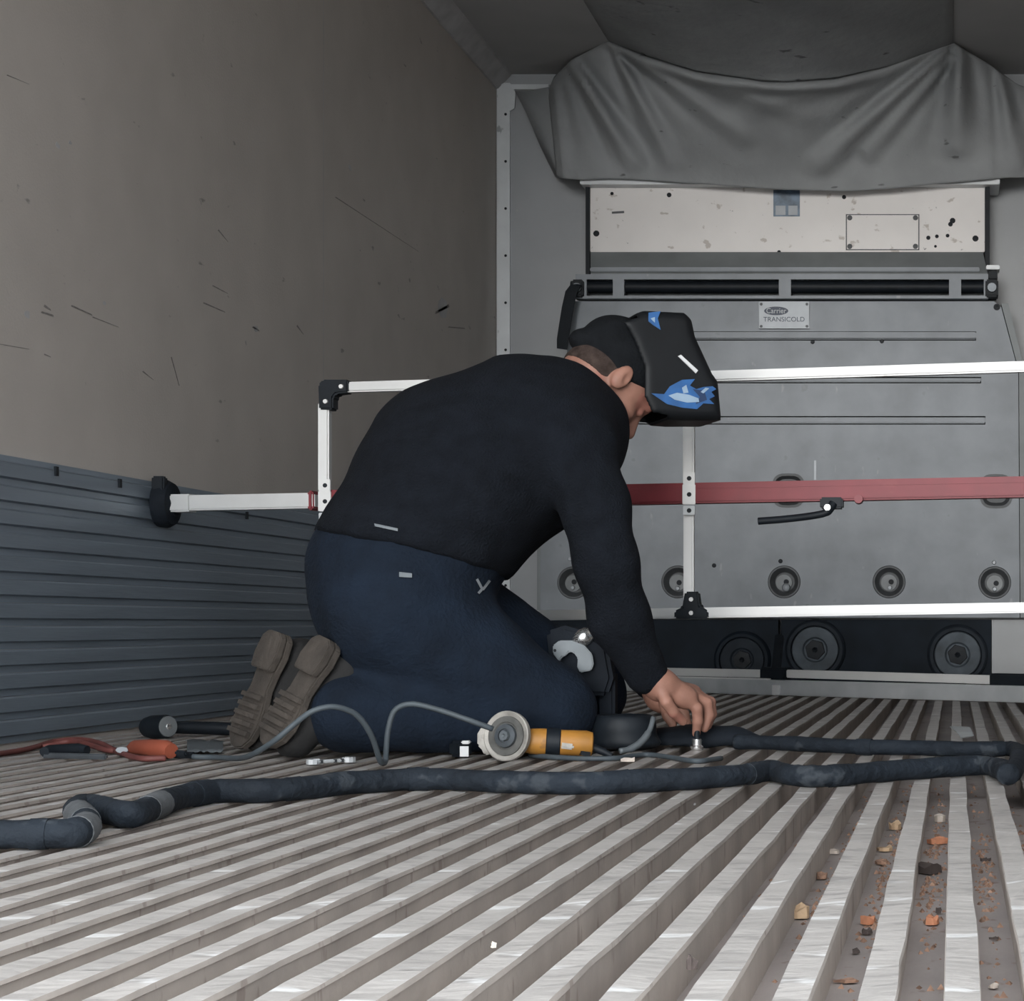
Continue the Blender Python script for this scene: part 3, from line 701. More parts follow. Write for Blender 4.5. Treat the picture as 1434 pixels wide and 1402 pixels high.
# hands
def hand_R(Q):
    d = cone(Q, LP(903, 945, .20), LP(924, 958, .198), px(22), px(21), .85)
    d = smin(d, cone(Q, LP(926, 960, .20), LP(962, 977, .205), px(21), px(15)), .02)
    d = smin(d, cone(Q, LP(930, 962, .165), LP(970, 972, .15), px(17), px(12)), .02)
    d = smin(d, cone(Q, LP(955, 976, .205), LP(968, 973, .15), px(14), px(12)), .015)
    fr = .0103
    for pts, s in (([(964, 980, .212), (976, 992, .214), (977, 1010, .207), (975, 1027, .196)], 1),
                   ([(972, 975, .188), (990, 984, .188), (993, 1001, .186), (987, 1020, .184)], 1),
                   ([(973, 972, .163), (995, 983, .160), (997, 1000, .160), (991, 1017, .164)], .95),
                   ([(968, 974, .138), (985, 985, .132), (988, 1000, .134), (983, 1012, .142)], .85),
                   ([(926, 968, .222), (933, 983, .232), (943, 997, .226), (956, 1010, .212)], 1.08)):
        P_ = [LP(*a) for a in pts]; d2 = chain(Q, P_, [fr*s*k for k in (1.12, 1.05, .98, .82)], 1, .004)
        d = smin(d, d2, .006)
    return d
def hand_L(Q):
    d = cone(Q, LP(912, 955, -.08), LP(925, 975, -.05), px(22), px(22))
    d = smin(d, cone(Q, LP(925, 975, -.05), LP(945, 992, -.02), px(20), px(16)), .02)
    for k, r in enumerate((-.055, -.033, -.011, .011)):
        P_ = [LP(942, 990, r), LP(958, 1000, r+.005), LP(962, 1014, r+.012), LP(956, 1026, r+.018)]
        d = smin(d, chain(Q, P_, [.0105, .0105, .0098, .0085], 1, .004), .006)
    P_ = [LP(930, 985, .0), LP(935, 1003, .02), LP(942, 1015, .03)]
    return smin(d, chain(Q, P_, [.012, .011, .009], 1, .004), .006)
def body_f(Q):
    d = torso(Q, -.02); d = smin(d, legs(Q, -.02), .03)
    d = smin(d, chain(Q, RA, RAR, 1, .03, -.016), .02); d = smin(d, chain(Q, LA, LAR, 1, .03, -.012), .02)
    for toe, heel in (((408, 1038, .12), (485, 945, .12)), ((372, 1030, -.11), (430, 930, -.11))):
        d = smin(d, cone(Q, LP(*heel), LP(*toe), .022, .016), .01)
    d = smin(d, neck_f(Q), .02)
    return smax(d, .012-Q[..., 2], .01)
def fine_head(Q): return smin(head_f(Q), neck_f(Q), .03)
hc = HEADC
person = sdf_part('person', [(body_f, (-.45, -.42, -.01), (.62, .42, .95), .011),
                             (fine_head, hc-np.array((.19, .14, .17)), hc+np.array((.16, .14, .17)), .0036),
                             (hand_R, LP(893, 935, .2)-np.array((.01, .13, .16)), LP(1005, 935, .2)+np.array((.02, .08, .02)), .0026),
                             (hand_L, LP(903, 945, -.03)-np.array((.02, .10, .14)), LP(980, 940, -.03)+np.array((.02, .09, .03)), .0032)], M['skin'], None, W3)
tag(person, 'kneeling person in black sweater and navy work trousers bending over tools on the floor', 'person')
def fold(amp, sx, seed):
    def fn(c):
        return amp*(noise.noise((c.x*7+seed, c.y*7, c.z*7))+.5*noise.noise((c.x*18, c.y*18+seed, c.z*18)))
    return fn
def fold_s(c):
    q = c+WL['person']; e = 0
    return .007*noise.noise((c.x*6, c.y*6, c.z*6))+.0035*noise.noise((c.x*16+c.z*10, c.y*14, c.z*9+5))
sw = sdf_part('sweater', [(sweater_f, (-.36, -.36, .02), (.62, .38, .95), .0085)], M['sweater'], person, W3, fold_s)
pn = sdf_part('trousers', [(pants_f, (-.36, -.36, -.01), (.52, .36, .72), .0085)], M['pants'], person, W3, fold(.006, 1, 3))
def cap_f(Q):
    p = hp(Q); d = ellip(p, (-.024, 0, .034), (.104, .080, .092))
    d = smax(d, -(p@np.array((-.62, 0, .78))+.0), .006)            # lower rim slopes down to the nape
    kn = ellip(p, (-.112, .0, -.012), (.020, .028, .022)); d = smin(d, kn, .012)
    return d
cp = sdf_part('cap', [(cap_f, hc-np.array((.19, .13, .15)), hc+np.array((.17, .13, .16)), .005)], M['cap'], person, W3, fold(.002, 1, 9))
def hair_f(Q):
    p = hq(Q); d = ellip(p, (-.012, 0, .03), (.1035, .0815, .0945))
    d = smin(d, neck_f(Q, .0022)/HS, .033)-.0006
    d = np.maximum(d, -(p[..., 2]+.034-.25*p[..., 0])); d = np.maximum(d, p[..., 0]-.010-.0*p[..., 2])
    return d
hr = sdf_part('hair', [(hair_f, hc-np.array((.17, .12, .14)), hc+np.array((.15, .12, .15)), .0045)], M['stub'], person, W3)
def beard_f(Q):
    p = hq(Q)
    d = ellip(p, (.030, 0, -.045), (.0632, .0612, .0792))
    d = smin(d, cone(p, (.058, -.018, -.108), (.058, .018, -.108), .0232, .0232), .03)
    d = smin(d, cone(p, (-.01, .058, -.07), (.05, .03, -.105), .0172, .0172), .03); d = smin(d, cone(p, (-.01, -.058, -.07), (.05, -.03, -.105), .0172, .0172), .03)
    d = np.maximum(d, p[..., 2]+.052-.25*np.maximum(0, .05-p[..., 0])); d = np.maximum(d, .012-p[..., 0]); return d
be = sdf_part('beard', [(beard_f, hc-np.array((.17, .12, .17)), hc+np.array((.15, .12, .15)), .004)], M['stub'], person, W3)
# boots
def boot(toe, heel, r, ank):
    Tt, Hh = LP(*toe), LP(*heel); A = LP(*ank)
    d_ = Tt-Hh; d_[1] = 0; L_ = np.linalg.norm(d_); d_ /= L_
    nrm = np.array((-d_[2], 0, d_[0]));
    if nrm[0] > 0: nrm = -nrm                     # the sole looks back and up
    ang = math.radians(26); n0 = nrm; nrm = math.cos(ang)*n0+math.sin(ang)*np.array((0, 1., 0)); side = -math.sin(ang)*n0+math.cos(ang)*np.array((0, 1., 0))
    def fn(Q):
        d = cone(Q, Tt-nrm*.036-d_*.030, Hh-nrm*.050+d_*.105, .034, .043, .88)
        d = smin(d, cone(Q, Hh-nrm*.050+d_*.105, Hh-nrm*.042+d_*.030, .043, .036, .95), .02)
        d = smin(d, cone(Q, Hh-nrm*.060+d_*.045, A, .040, .038), .03)
        d = smax(d, (Q-Tt)@nrm-.0, .004)
        return smax(d, .002-Q[..., 2], .006)
    lo_ = np.minimum(np.minimum(Tt, Hh), A)-.10; hi_ = np.maximum(np.maximum(Tt, Hh), A)+.10
    b_ = sdf_part('boot', [(fn, lo_, hi_, .006)], M['boot'], person, W3, fold(.0025, 1, 5))
    prof = [(0, .020), (.012, .034), (.05, .040), (.085, .034), (.125, .032), (.165, .044), (.205, .048), (.235, .040), (.255, .022), (.26, .004)]
    sc = L_/.26
    ring = [(a*sc, wd) for a, wd in prof]+[(a*sc, -wd) for a, wd in reversed(prof)]
    pts = [Hh+d_*a+side*wd for a, wd in ring]
    pts = [np.array((p[0], p[1], max(p[2], .004))) for p in pts]
    wp = [Vector(W3(p)) for p in pts]; ext = Vector(W3(nrm*.016)-W3(np.zeros(3)))
    sl_ = MB().prism(wp, ext).build('sole', M['sole'], b_, bevel=.003)
    # heel block and tread bars
    hb_ = [Hh+d_*a*sc+side*wd+nrm*.016 for a, wd in prof[:4]]+[Hh+d_*a*sc-side*wd+nrm*.016 for a, wd in reversed(prof[:4])]
    MB().prism([Vector(W3(p)) for p in hb_], Vector(W3(nrm*.014)-W3(np.zeros(3)))).build('heel_block', M['sole'], b_, bevel=.002)
    for a in (.145, .165, .185, .205, .225):
        c = Hh+d_*a*sc+nrm*.0175
        if c[2] < .02: continue
        MB().obox(Vector(W3(c-side*.036)), Vector(W3(c+side*.036)), .009, .014, Vector(W3(nrm)-W3(np.zeros(3)))).build('tread_bar', M['sole'], b_)
    return b_
boot((378, 1048, .12), (470, 902, .12), .12, (480, 992, .12))
boot((338, 1050, -.11), (402, 890, -.11), -.11, (450, 978, -.11))
# small details on the clothes, laid on the surface
bpy.context.view_layer.update()
def bvh_of(o):
    mw = Matrix.Translation(WL[o.name]); return BVHTree.FromPolygons([mw @ v.co for v in o.data.vertices], [tuple(p.vertices) for p in o.data.polygons])
TB, SB_ = bvh_of(pn), bvh_of(sw)
CO = Vector((0, 0, CH))
def hit(b, u, v):
    h_ = b.ray_cast(CO, (P(u, v, 1)-CO).normalized()); return (h_[0], h_[1]) if h_[0] else (None, None)
def patch(name, pts, m, par, bv, th=.003):
    q = []
    for u, v in pts:
        a, n_ = hit(bv, u, v)
        if a is None: return None
        q.append(a-(a-CO).normalized()*.002)
    return MB().prism(q, -(q[0]-CO).normalized()*th).build(name, m, par)
t_ = patch('pocket_tag', [(559, 801), (577, 803), (577, 809), (559, 808)], M['hook'], pn, TB)
t_ = patch('reflective_strip', [(524, 733), (557, 740), (557, 744), (525, 737)], M['hook'], sw, SB_)
for a, b in (((668, 811), (676, 826)), ((686, 813), (676, 826)), ((676, 824), (670, 831))):
    dx, dy = b[0]-a[0], b[1]-a[1]; L_ = math.hypot(dx, dy); nx, ny = -dy/L_*1.8, dx/L_*1.8
    patch('key_clip', [(a[0]+nx, a[1]+ny), (b[0]+nx, b[1]+ny), (b[0]-nx, b[1]-ny), (a[0]-nx, a[1]-ny)], M['plate'], pn, TB)

# ---------------------------------------------------------------- welding helmet, flipped up
he = tag(empty('welding_helmet', W3(HW(.02, 0, .05))), 'black welding helmet with blue flames flipped up on the kneeling person\'s head', 'welding helmet')
HP = [(866, 447), (905, 433), (962, 436), (972, 446), (977, 470), (1001, 522), (1009, 533), (1014, 588), (960, 588), (911, 584), (898, 556), (898, 515), (884, 478)]
RH = .085
poly2 = np.array([LP(u, v, RH)[[0, 2]] for u, v in HP])
def sd_poly(p, V_):
    d = np.full(p.shape[:-1], 1e9); s = np.ones(p.shape[:-1]); n = len(V_)
    for i in range(n):
        a, b = V_[i], V_[(i+1) % n]; e = b-a; w_ = p-a
        t = np.clip((w_@e)/(e@e), 0, 1); q = w_-t[..., None]*e; d = np.minimum(d, (q**2).sum(-1))
        c1 = (p[..., 1] >= a[1]); c2 = (p[..., 1] < b[1]); c3 = (e[0]*w_[..., 1] > e[1]*w_[..., 0])
        fl = (c1 & c2 & c3) | (~c1 & ~c2 & ~c3); s = np.where(fl, -s, s)
    return s*np.sqrt(d)
def helm_solid(Q, inf):
    d2 = sd_poly(Q[..., [0, 2]], poly2)-inf
    wz = np.abs(Q[..., 1])-RH-inf
    # shell narrows towards the front lens
    wx, wy = d2+.022, wz+.022
    return np.minimum(np.maximum(wx, wy), 0)+np.sqrt(np.maximum(wx, 0)**2+np.maximum(wy, 0)**2)-.022
def helm_f(Q):
    o_ = helm_solid(Q, 0); i_ = helm_solid(Q, -.006)
    back = sd_poly(Q[..., [0, 2]]-np.array((-.03, -.0)), poly2)     # open on the side of the face
    inner = np.maximum(i_, -1e3)
    d = np.maximum(o_, -inner)
    # opening at the lower left for the head
    A = LP(860, 440, RH)[[0, 2]]; B = LP(905, 590, RH)[[0, 2]]; e = B-A; nn = np.array((-e[1], e[0])); nn = nn/np.linalg.norm(nn)
    if nn[0] > 0: nn = -nn
    cutd = (Q[..., [0, 2]]-A)@nn+.018
    hole = np.maximum(helm_solid(Q, -.004), -cutd)
    d = np.maximum(d, -np.maximum(np.abs(Q[..., 1])-(RH-.008), -cutd-.03))
    return d
lo_ = np.array((poly2[:, 0].min()-.02, -RH-.02, poly2[:, 1].min()-.02)); hi_ = np.array((poly2[:, 0].max()+.02, RH+.02, poly2[:, 1].max()+.02))
sdf_part('mask_shell', [(helm_f, lo_, hi_, .0042)], M['mask'], he, W3, smooth_it=1)
def side_poly(name, pts, m, lift=.0012, par=he, th=.0008):
    q = [Vector(W3(LP(u, v, RH+lift))) for u, v in pts]
    n_ = Vector(W3((0, 1, 0))-W3((0, 0, 0)))
    return MB().prism(q, n_*th).build(name, m, par)
side_poly('lens_strip', [(949, 499), (953, 497), (977, 519), (974, 523)], M['white'], th=.003)
fl = side_poly('flame_print', [(912, 551), (930, 552), (938, 541), (955, 532), (973, 531), (966, 540), (975, 545), (985, 542), (998, 541), (1003, 545), (996, 549), (1001, 555), (993, 559), (1000, 566), (985, 565), (976, 573), (955, 571), (934, 566)], M['blue'])
side_poly('flame_core', [(936, 554), (948, 550), (965, 553), (978, 558), (979, 563), (962, 564), (945, 560)], M['pale'], .0022, fl)
side_poly('flame_core', [(955, 543), (961, 539), (964, 550), (957, 551)], M['pale'], .0022, fl)
side_poly('flame_core', [(981, 549), (988, 543), (993, 544), (985, 551)], M['pale'], .0022, fl)
side_poly('flame_edge', [(970, 545), (986, 547), (990, 560), (974, 566), (980, 556)], M['blued'], .0018, fl)
fl = side_poly('flame_print', [(908, 438), (925, 436), (921, 446), (925, 462), (914, 455), (908, 450)], M['blue'])
side_poly('flame_core', [(911, 446), (917, 444), (917, 452)], M['pale'], .0022, fl)

# ================================================================ hoses and tools on the floor
HR_ = .0165
def hz(u, v, r=HR_): Y = FPX*(CH-r)/(v-VV); return P(u, v, Y)
hpts = [hz(*a) for a in ((-60, 1172), (0, 1169), (60, 1168), (108, 1166), (121, 1154), (112, 1143), (108, 1134), (124, 1130), (152, 1136), (185, 1141), (215, 1130), (250, 1117), (300, 1108), (360, 1108), (420, 1104), (500, 1096), (600, 1091), (700, 1095), (800, 1097), (880, 1095), (980, 1090), (1040, 1085), (1080, 1080), (1112, 1086), (1160, 1087), (1230, 1081), (1300, 1076), (1375, 1072), (1402, 1078), (1412, 1085), (1424, 1072), (1428, 1056), (1418, 1049), (1390, 1049), (1340, 1049), (1270, 1047), (1200, 1046), (1120, 1042), (1070, 1040), (1030, 1039))]
sp = spline(hpts, 7)
rad = [HR_*(1+.10*noise.noise((i*.16, 0, 0))+.05*noise.noise((i*.7, 4, 0))) for i in range(len(sp))]
for i in range(len(sp)):
    if i > 7*31: rad[i] *= .86
hs = tag(empty('wrapped_hose', FP(700, 1110)), 'thick dark tape-wrapped hose lying across the floor ribs and doubling back', 'hose')
sp = [p+Vector((0, 0, max(0, r-HR_))) for p, r in zip(sp, rad)]
MB().tube(sp, rad, 14).build('hose_body', M['hose'], hs, smooth='all')
for k, ln, m_, g in ((21, 5, 'hosetape', 1.05), (68, 4, 'hosetape', 1.04), (80, 3, 'hose', 1.07), (96, 2, 'hose', 1.06), (110, 2, 'hose', 1.07), (130, 3, 'hose', 1.06), (148, 2, 'hose', 1.08), (168, 3, 'hose', 1.06), (12, 3, 'hose', 1.07), (30, 7, 'hosetape', 1.05), (228, 3, 'hose', 1.1), (250, 2, 'hose', 1.12)):
    MB().tube(sp[k:k+ln+1], [r*g for r in rad[k:k+ln+1]], 14).build('tape_band', M[m_], hs, smooth=True)
q = hz(212, 1128); MB().obox(q+Vector((-.008, -.012, .008)), q+Vector((.008, -.014, .012)), .006, .008).build('silver_tape', M['steel'], hs)

# grinder cable: two arcs standing up off the floor
def zp(u, v, vf):
    """point above floor line vf"""
    Y = FPX*CH/(vf-VV); return P(u, v, Y)
cab = tag(empty('grinder_cable', FP(535, 1064)), 'thin grey power cable arching over the floor beside the trousers', 'cable')
MB().tube(spline([zp(690, 1021, 1073), zp(655, 1008, 1074), zp(610, 993, 1074), zp(575, 986, 1074), zp(553, 995, 1074), zp(544, 1020, 1074), zp(541, 1048, 1074), zp(540, 1065, 1074), zp(536, 1069, 1075), zp(531, 1062, 1076), zp(520, 1030, 1078), zp(500, 1002, 1080), zp(470, 990, 1082), zp(440, 995, 1083), zp(415, 1012, 1083), zp(385, 1037, 1083), zp(355, 1056, 1080), zp(335, 1062, 1072), zp(305, 1061, 1066), zp(270, 1060, 1065)], 6), .0050, 8).build('cable_run', M['cable'], cab, smooth='all')
cab2 = tag(MB().tube(spline([hz(742, 1058, .005), hz(800, 1062, .005), hz(860, 1062, .005), hz(905, 1057, .005), hz(940, 1061, .005), hz(975, 1066, .005), hz(1010, 1062, .005)], 6), .0048, 8).build('thin_cable', M['cable'], smooth='all'), 'thin dark cable on the floor ribs between grinder and black pad', 'cable')

# angle grinder
gr = tag(empty('angle_grinder', FP(760, 1066)), 'yellow angle grinder with dirty cutting disc and black switch band', 'grinder')
YG = 3.40
A = P(722, 1037, YG); B = P(831, 1042, YG+.03); ax = (B-A)
MB().tube([A+ax*t for t in (0, .08, .2, .34, .38, .62, .66, .9, .985, 1)], [.014, .020, .0235, .0245, .0245, .0235, .0235, .0245, .0215, .013], 20).build('motor_body', M['yellow'], gr, smooth=True)
MB().tube([A+ax*t for t in (.385, .40, .56, .575)], [.024, .0262, .0262, .024], 20).build('switch_band', M['black'], gr, smooth=True)
MB().obox(A+ax*.60+Vector((0, -.020, -.002)), A+ax*.78+Vector((0, -.021, -.004)), .012, .014).build('side_vent', M['guard'], gr, bevel=.003)
MB().obox(A+ax*.86+Vector((0, -.020, -.016)), A+ax*.97+Vector((0, -.016, -.018)), .012, .008).build('end_slot', M['black'], gr)
MB().tube([B+Vector((-.004, 0, -.006)), B+Vector((.018, 0, -.014)), B+Vector((.035, -.004, -.022))], [.008, .007, .005], 10).build('cord_sleeve', M['black'], gr, smooth=True)
gh = MB().tube([P(676, 1033, YG+.012), P(690, 1034, YG+.012), P(712, 1036, YG+.01), P(730, 1038, YG+.008)], [.017, .023, .024, .018], 12).build('gear_head', M['guard'], gr, smooth=True)
MB().prism([P(668, 1028, YG-.01), P(674, 1018, YG-.01), P(690, 1020, YG-.01), P(696, 1040, YG-.01), P(688, 1056, YG-.01), P(678, 1058, YG-.01), P(674, 1050, YG-.01), P(668, 1044, YG-.01)], (0, .03, 0)).build('guard_flange', M['guard'], gh, bevel=.003)
dc = P(711, 1031, YG-.018); dax = Vector((-.30, -.93, .12)).normalized()
gd = MB()._lathe(dc, dax, [(-.004, .0455), (.006, .0460), (.0075, .044), (.003, .034), (.003, .0)], 36).build('wheel_guard', M['guard'], gr, smooth=True)
MB()._lathe(dc+dax*.0045, dax, [(0, .0365), (.003, .0360), (.0035, .026), (.001, .024), (.001, 0)], 32).build('cutting_disc', M['disc'], gd, smooth=True)
MB()._lathe(dc+dax*.007, dax, [(0, .0225), (.004, .021), (.005, .013), (.002, .0125), (.002, 0)], 24).build('disc_flange', M['dsteel'], gd, smooth=True)
MB()._lathe(dc+dax*.009, dax, [(0, .0105), (.006, .009), (.006, .004), (.003, 0)], 8).build('spindle_nut', M['hook'], gd)

# small black bottle with silver label
bt = tag(empty('small_can', FP(652, 1062)), 'tiny black can with white cap and label beside the grinder disc', 'can')
q = FP(640, 1061); MB().obox(q+Vector((-.012, .03, .0155)), q+Vector((.017, .0, .0155)), .03, .030).build('can_body', M['black'], bt, bevel=.006)
MB().box(q+Vector((.010, -.018, .003)), q+Vector((.026, -.0155, .022))).build('can_label', M['white'], bt)
MB().box(q+Vector((.012, -.018, .026)), q+Vector((.028, -.004, .032))).build('can_cap', M['white'], bt, bevel=.002)
# spanner
wr_ = tag(empty('spanner', FP(465, 1071)), 'small pale steel spanner lying by the trouser leg', 'spanner')
a, b = FP(437, 1072), FP(490, 1069)
MB().obox(a+Vector((0, 0, .006)), b+Vector((0, 0, .006)), .010, .006).build('spanner_shank', M['alug'], wr_, bevel=.0015)
for q, s in ((a, -1), (b, 1)):
    mbx = MB(); pts = []
    for k in range(9):
        an = math.radians(40+k*35); pts.append(q+Vector((s*(-.002)-s*.012*math.cos(an), .012*math.sin(an), .002)))
    pts += [q+Vector((-s*.001, -.003, .002)), q+Vector((-s*.001, .004, .002))]
    MB().prism(pts, (0, 0, .009)).build('spanner_jaw', M['alug'], wr_)
for t in (.25, .62, .8):
    q = a.lerp(b, t); MB().box(q+Vector((-.003, -.0065, .003)), q+Vector((.004, -.0045, .009))).build('shank_notch', M['black'], wr_)

# torch
tc_ = tag(empty('hand_torch', FP(245, 1036)), 'black hand torch with round bright lens lying by the side wall cladding', 'torch')
YT = 4.02; c = P(221, 1018, YT); axd = Vector((.86, -.5, .05)).normalized()
MB().lathe(c-axd*.045, axd, [(0, .014), (.012, .022), (.03, .0255), (.072, .0255), (.078, .024)], 24).build('lamp_head', M['black'], tc_, smooth=True)
ln_ = MB()._lathe(c+axd*.0335, axd, [(0, .0225), (.002, .0220), (.0035, .012), (.004, 0)], 24).build('lens', M['cupin'], tc_, smooth=True); ln_['label'] = 'round bright lens'
MB()._lathe(c+axd*.036, axd, [(0, .008), (.003, .006), (.004, 0)], 12).build('bulb', M['steel'], ln_, smooth=True)
MB().tube([c+Vector((.0, .03, -.003)), P(262, 1019, YT+.06), P(300, 1020, YT+.10), P(340, 1022, YT+.12)], [.013, .014, .0145, .014], 14).build('handle', M['black'], tc_, smooth=True)
# red welding cables with orange clamp and black handle
rc = tag(empty('red_cable', FP(110, 1054)), 'thin red cables tangled on the floor beside the cladding', 'cable')
MB().tube(spline([hz(-40, 1062, .005), hz(0, 1056, .005), hz(40, 1049, .005), zp(75, 1039, 1046), zp(110, 1036, 1046), zp(140, 1041, 1050), hz(165, 1053, .005), hz(195, 1062, .005), hz(232, 1062, .005)], 6), .0055, 8).build('cable_strand', M['redcable'], rc, smooth='all')
MB().tube(spline([hz(60, 1046, .005), zp(100, 1038, 1048), zp(128, 1044, 1052), hz(150, 1051, .006), hz(180, 1051, .006), zp(205, 1046, 1056), hz(222, 1060, .005)], 6), .0055, 8).build('cable_strand', M['redcable'], rc, smooth='all')
tag(MB().tube([hz(186, 1048, .013)+Vector((-.004, 0, 0)), hz(190, 1047, .017), hz(212, 1048, .018), hz(232, 1050, .018), hz(240, 1052, .016)], [.008, .014, .017, .018, .014], 12).build('cable_clamp', M['orange'], smooth=True), 'orange clamp grip lying in front of the black torch', 'clamp')
jw = tag(empty('clamp_jaw', FP(256, 1061)), 'black jaw pieces in front of the orange clamp grip', 'clamp jaw')
MB().obox(hz(243, 1057, .008), hz(272, 1058, .008), .012, .012).build('lower_jaw', M['black'], jw, bevel=.003)
MB().obox(hz(246, 1054, .014), hz(262, 1056, .012), .010, .010).build('upper_jaw', M['black'], jw, bevel=.003)
eh = tag(empty('electrode_holder', FP(92, 1058)), 'black electrode holder handle lying among the thin red cables', 'holder')
MB().tube([hz(62, 1053, .013), hz(70, 1052, .013), hz(110, 1050, .013), hz(122, 1051, .012)], [.009, .012, .012, .009], 12).build('grip', M['black'], eh, smooth=True)
MB().obox(hz(60, 1058, .006), hz(150, 1060, .006), .010, .010).build('holder_arm', M['dsteel'], eh, bevel=.003)
tag(MB().prism([hz(174, 1050, .012)+Vector((.012*math.cos(k*.7854), -.01, .006*math.sin(k*.7854))) for k in range(8)], (0, .006, 0)).build('round_tag', M['plate']), 'small pale oval tag among the red cables', 'tag')
# grey sheet of foil behind the boots
rows = []
for j in range(6):
    r = []
    for i in range(12):
        u = 262+i*4.6; v = 1048-j*4-abs(i-5)*.3; Y = FPX*CH/(1057-j*3.2-VV)
        r.append(P(u, 1057-j*3.2, Y)+Vector((0, 0, .004+.010*abs(noise.noise((i*.6, j*.7, 2))))))
    rows.append(r)
tag(MB().grid(rows).build('foil_scrap', M['hook'], smooth=True, solid=.001), 'crumpled grey sheet under the torch handle by the boots', 'foil')

# black pad and tool pouch under the hand
def blob(name, fn, lo, hi, h, m, label, cat, disp=None):
    o = sdf_part(name, [(fn, lo, hi, h)], m, None, lambda v: v, disp); return tag(o, label, cat)
def vv(p): return np.array(tuple(p))
pc = vv(P(945, 1046, 3.76)); pc[2] = .010
def pad_f(Q):
    d = ellip(Q, pc, (.125, .075, .032)); d = smin(d, ellip(Q, pc+np.array((.105, .0, .004)), (.055, .05, .026)), .02)
    d = smin(d, cone(Q, pc+np.array((.12, 0, .004)), pc+np.array((.185, -.01, .002)), .024, .010), .015)
    return smax(d, .002-Q[..., 2], .006)
blob('tool_pad', pad_f, pc-np.array((.16, .1, .02)), pc+np.array((.23, .1, .06)), .007, M['blackr'], 'black soft tool pad on the floor under the bare hand', 'tool pad', fold(.008, 1, 2))
dcn = vv(P(873, 1020, 3.64)); dcn[2] = .045
def pouch_f(Q):
    p = Q-dcn; d = ellip(Q, dcn, (.066, .06, .052)); d = smax(d, p[..., 2]-.034+.10*p[..., 0], .01)
    d = smax(d, -ellip(Q, dcn+np.array((0, 0, .035)), (.052, .046, .03)), .006)
    d = smin(d, ellip(Q, dcn-np.array((0, 0, .03)), (.075, .06, .02)), .015)
    return smax(d, .002-Q[..., 2], .006)
blob('tool_pouch', pouch_f, dcn-np.array((.1, .08, .06)), dcn+np.array((.1, .08, .08)), .006, M['black'], 'open round black tool pouch beside the yellow grinder', 'pouch', fold(.004, 1, 7))
cvb = [zp(868, 1052, 1062), zp(885, 1048, 1061), zp(900, 1037, 1060), zp(910, 1022, 1059), zp(915, 1005, 1058)]
tag(MB().tube(spline(cvb, 6), [.0055]*5+[.0068]*12+[.005]*8, 10).build('curved_tube', M['hook'], smooth='all'), 'short curved pale grey tube in front of the black pouch', 'tube')
bit = tag(empty('drill_socket', P(976, 1050, 3.645)), 'shiny steel socket held upright by the fingertips', 'socket')
q = P(976, 1049.5, 3.645); q.z = .0005
MB().lathe(q, (0,0,1), [(0, .011), (.002, .0125), (.007, .0125), (.009, .0095), (.021, .0095), (.022, .006)], 18).build('socket_body', M['steel'], bit, smooth=True)
MB().lathe(q+Vector((0, 0, .022)), (0,0,1), [(0, .006), (.018, .0055)], 12).build('socket_shank', M['black'], bit, smooth=True)

# dark steel fitting with grey hook by the knees
ft = tag(empty('steel_fitting', FP(815, 1052)), 'black steel fitting with grey C-shaped hook and shiny knob behind the knees', 'fitting')
YF = 3.70
def Ff(u, v, dy=0): return P(u, v, YF+dy)
a = Ff(838, 905); b = Ff(872, 905)
MB().box((Ff(836, 900).x, YF+.02, .002), (Ff(858, 900).x, YF+.06, Ff(0, 940).z)).build('base_post', M['blackr'], ft, bevel=.006)
MB().prism([Ff(764, 884), Ff(790, 876), Ff(820, 884), Ff(850, 905), Ff(858, 950), Ff(850, 975), Ff(800, 972), Ff(770, 940)], (0, .05, 0)).build('head_block', M['blackr'], ft, bevel=.008)
hk = [(783, 927), (774, 915), (774, 904), (783, 897), (800, 897), (818, 904), (829, 916), (831, 930), (828, 939), (812, 942), (808, 934), (809, 922), (803, 914), (796, 913), (793, 918), (787, 920)]
h_ = MB().prism([Ff(u, v, -.02) for u, v in hk], (0, .014, 0)).build('c_hook', M['hook'], ft, bevel=.002); h_['label'] = 'grey C-shaped hook plate'
MB().lathe(Ff(777, 911, -.02), (0,-1,0), [(0, .003), (.001, .002)], 8).build('hook_hole', M['black'], h_)
kb = sdf_part('shiny_knob', [(lambda Q: ellip(Q, vv(Ff(817, 893, -.004)), (.024, .018, .018), np.array(((.8, 0, -.6), (0, 1, 0), (.6, 0, .8)))), vv(Ff(817, 893))-.04, vv(Ff(817, 893))+.04, .004)], M['steel'], ft, lambda v: v)
for u, r, m_ in ((779, .009, 'hook'), (788, .005, 'steel')):
    MB().lathe(Ff(u, 957, .0), (0,-1,0), [(0, r), (.02, r*.9), (.024, r*.5)], 14).build('fitting_bolt', M[m_], ft, smooth=True)

# ---------------------------------------------------------------- scraps in the floor grooves
def scrap(name, u, v, size, m_, label, z=-RIBH, thick=.004, n=8, asp=.7):
    Y = FPX*(CH-z)/(v-VV); c = P(u, v, Y); s = size*Y/FPX; pts = []
    for k in range(n):
        a = 2*math.pi*k/n+random.uniform(-.2, .2); r = s*random.uniform(.32, .58)
        pts.append(c+Vector((r*math.cos(a), 1.5*r*math.sin(a)*asp, .0015)))
    mbx = MB(); nn = len(pts); top_ = [p+Vector((random.uniform(-.001, .001), 0, thick*.6+random.uniform(0, thick*.9))) for p in pts]
    mbx.add(pts+top_+[c+Vector((0, 0, thick*1.0))], [tuple(range(nn-1, -1, -1))]+[(i, (i+1) % nn, nn+(i+1) % nn, nn+i) for i in range(nn)]+[(nn+i, nn+(i+1) % nn, 2*nn) for i in range(nn)])
    return tag(mbx.build(name, M[m_]), label, 'scrap', 'scraps in the floor grooves')
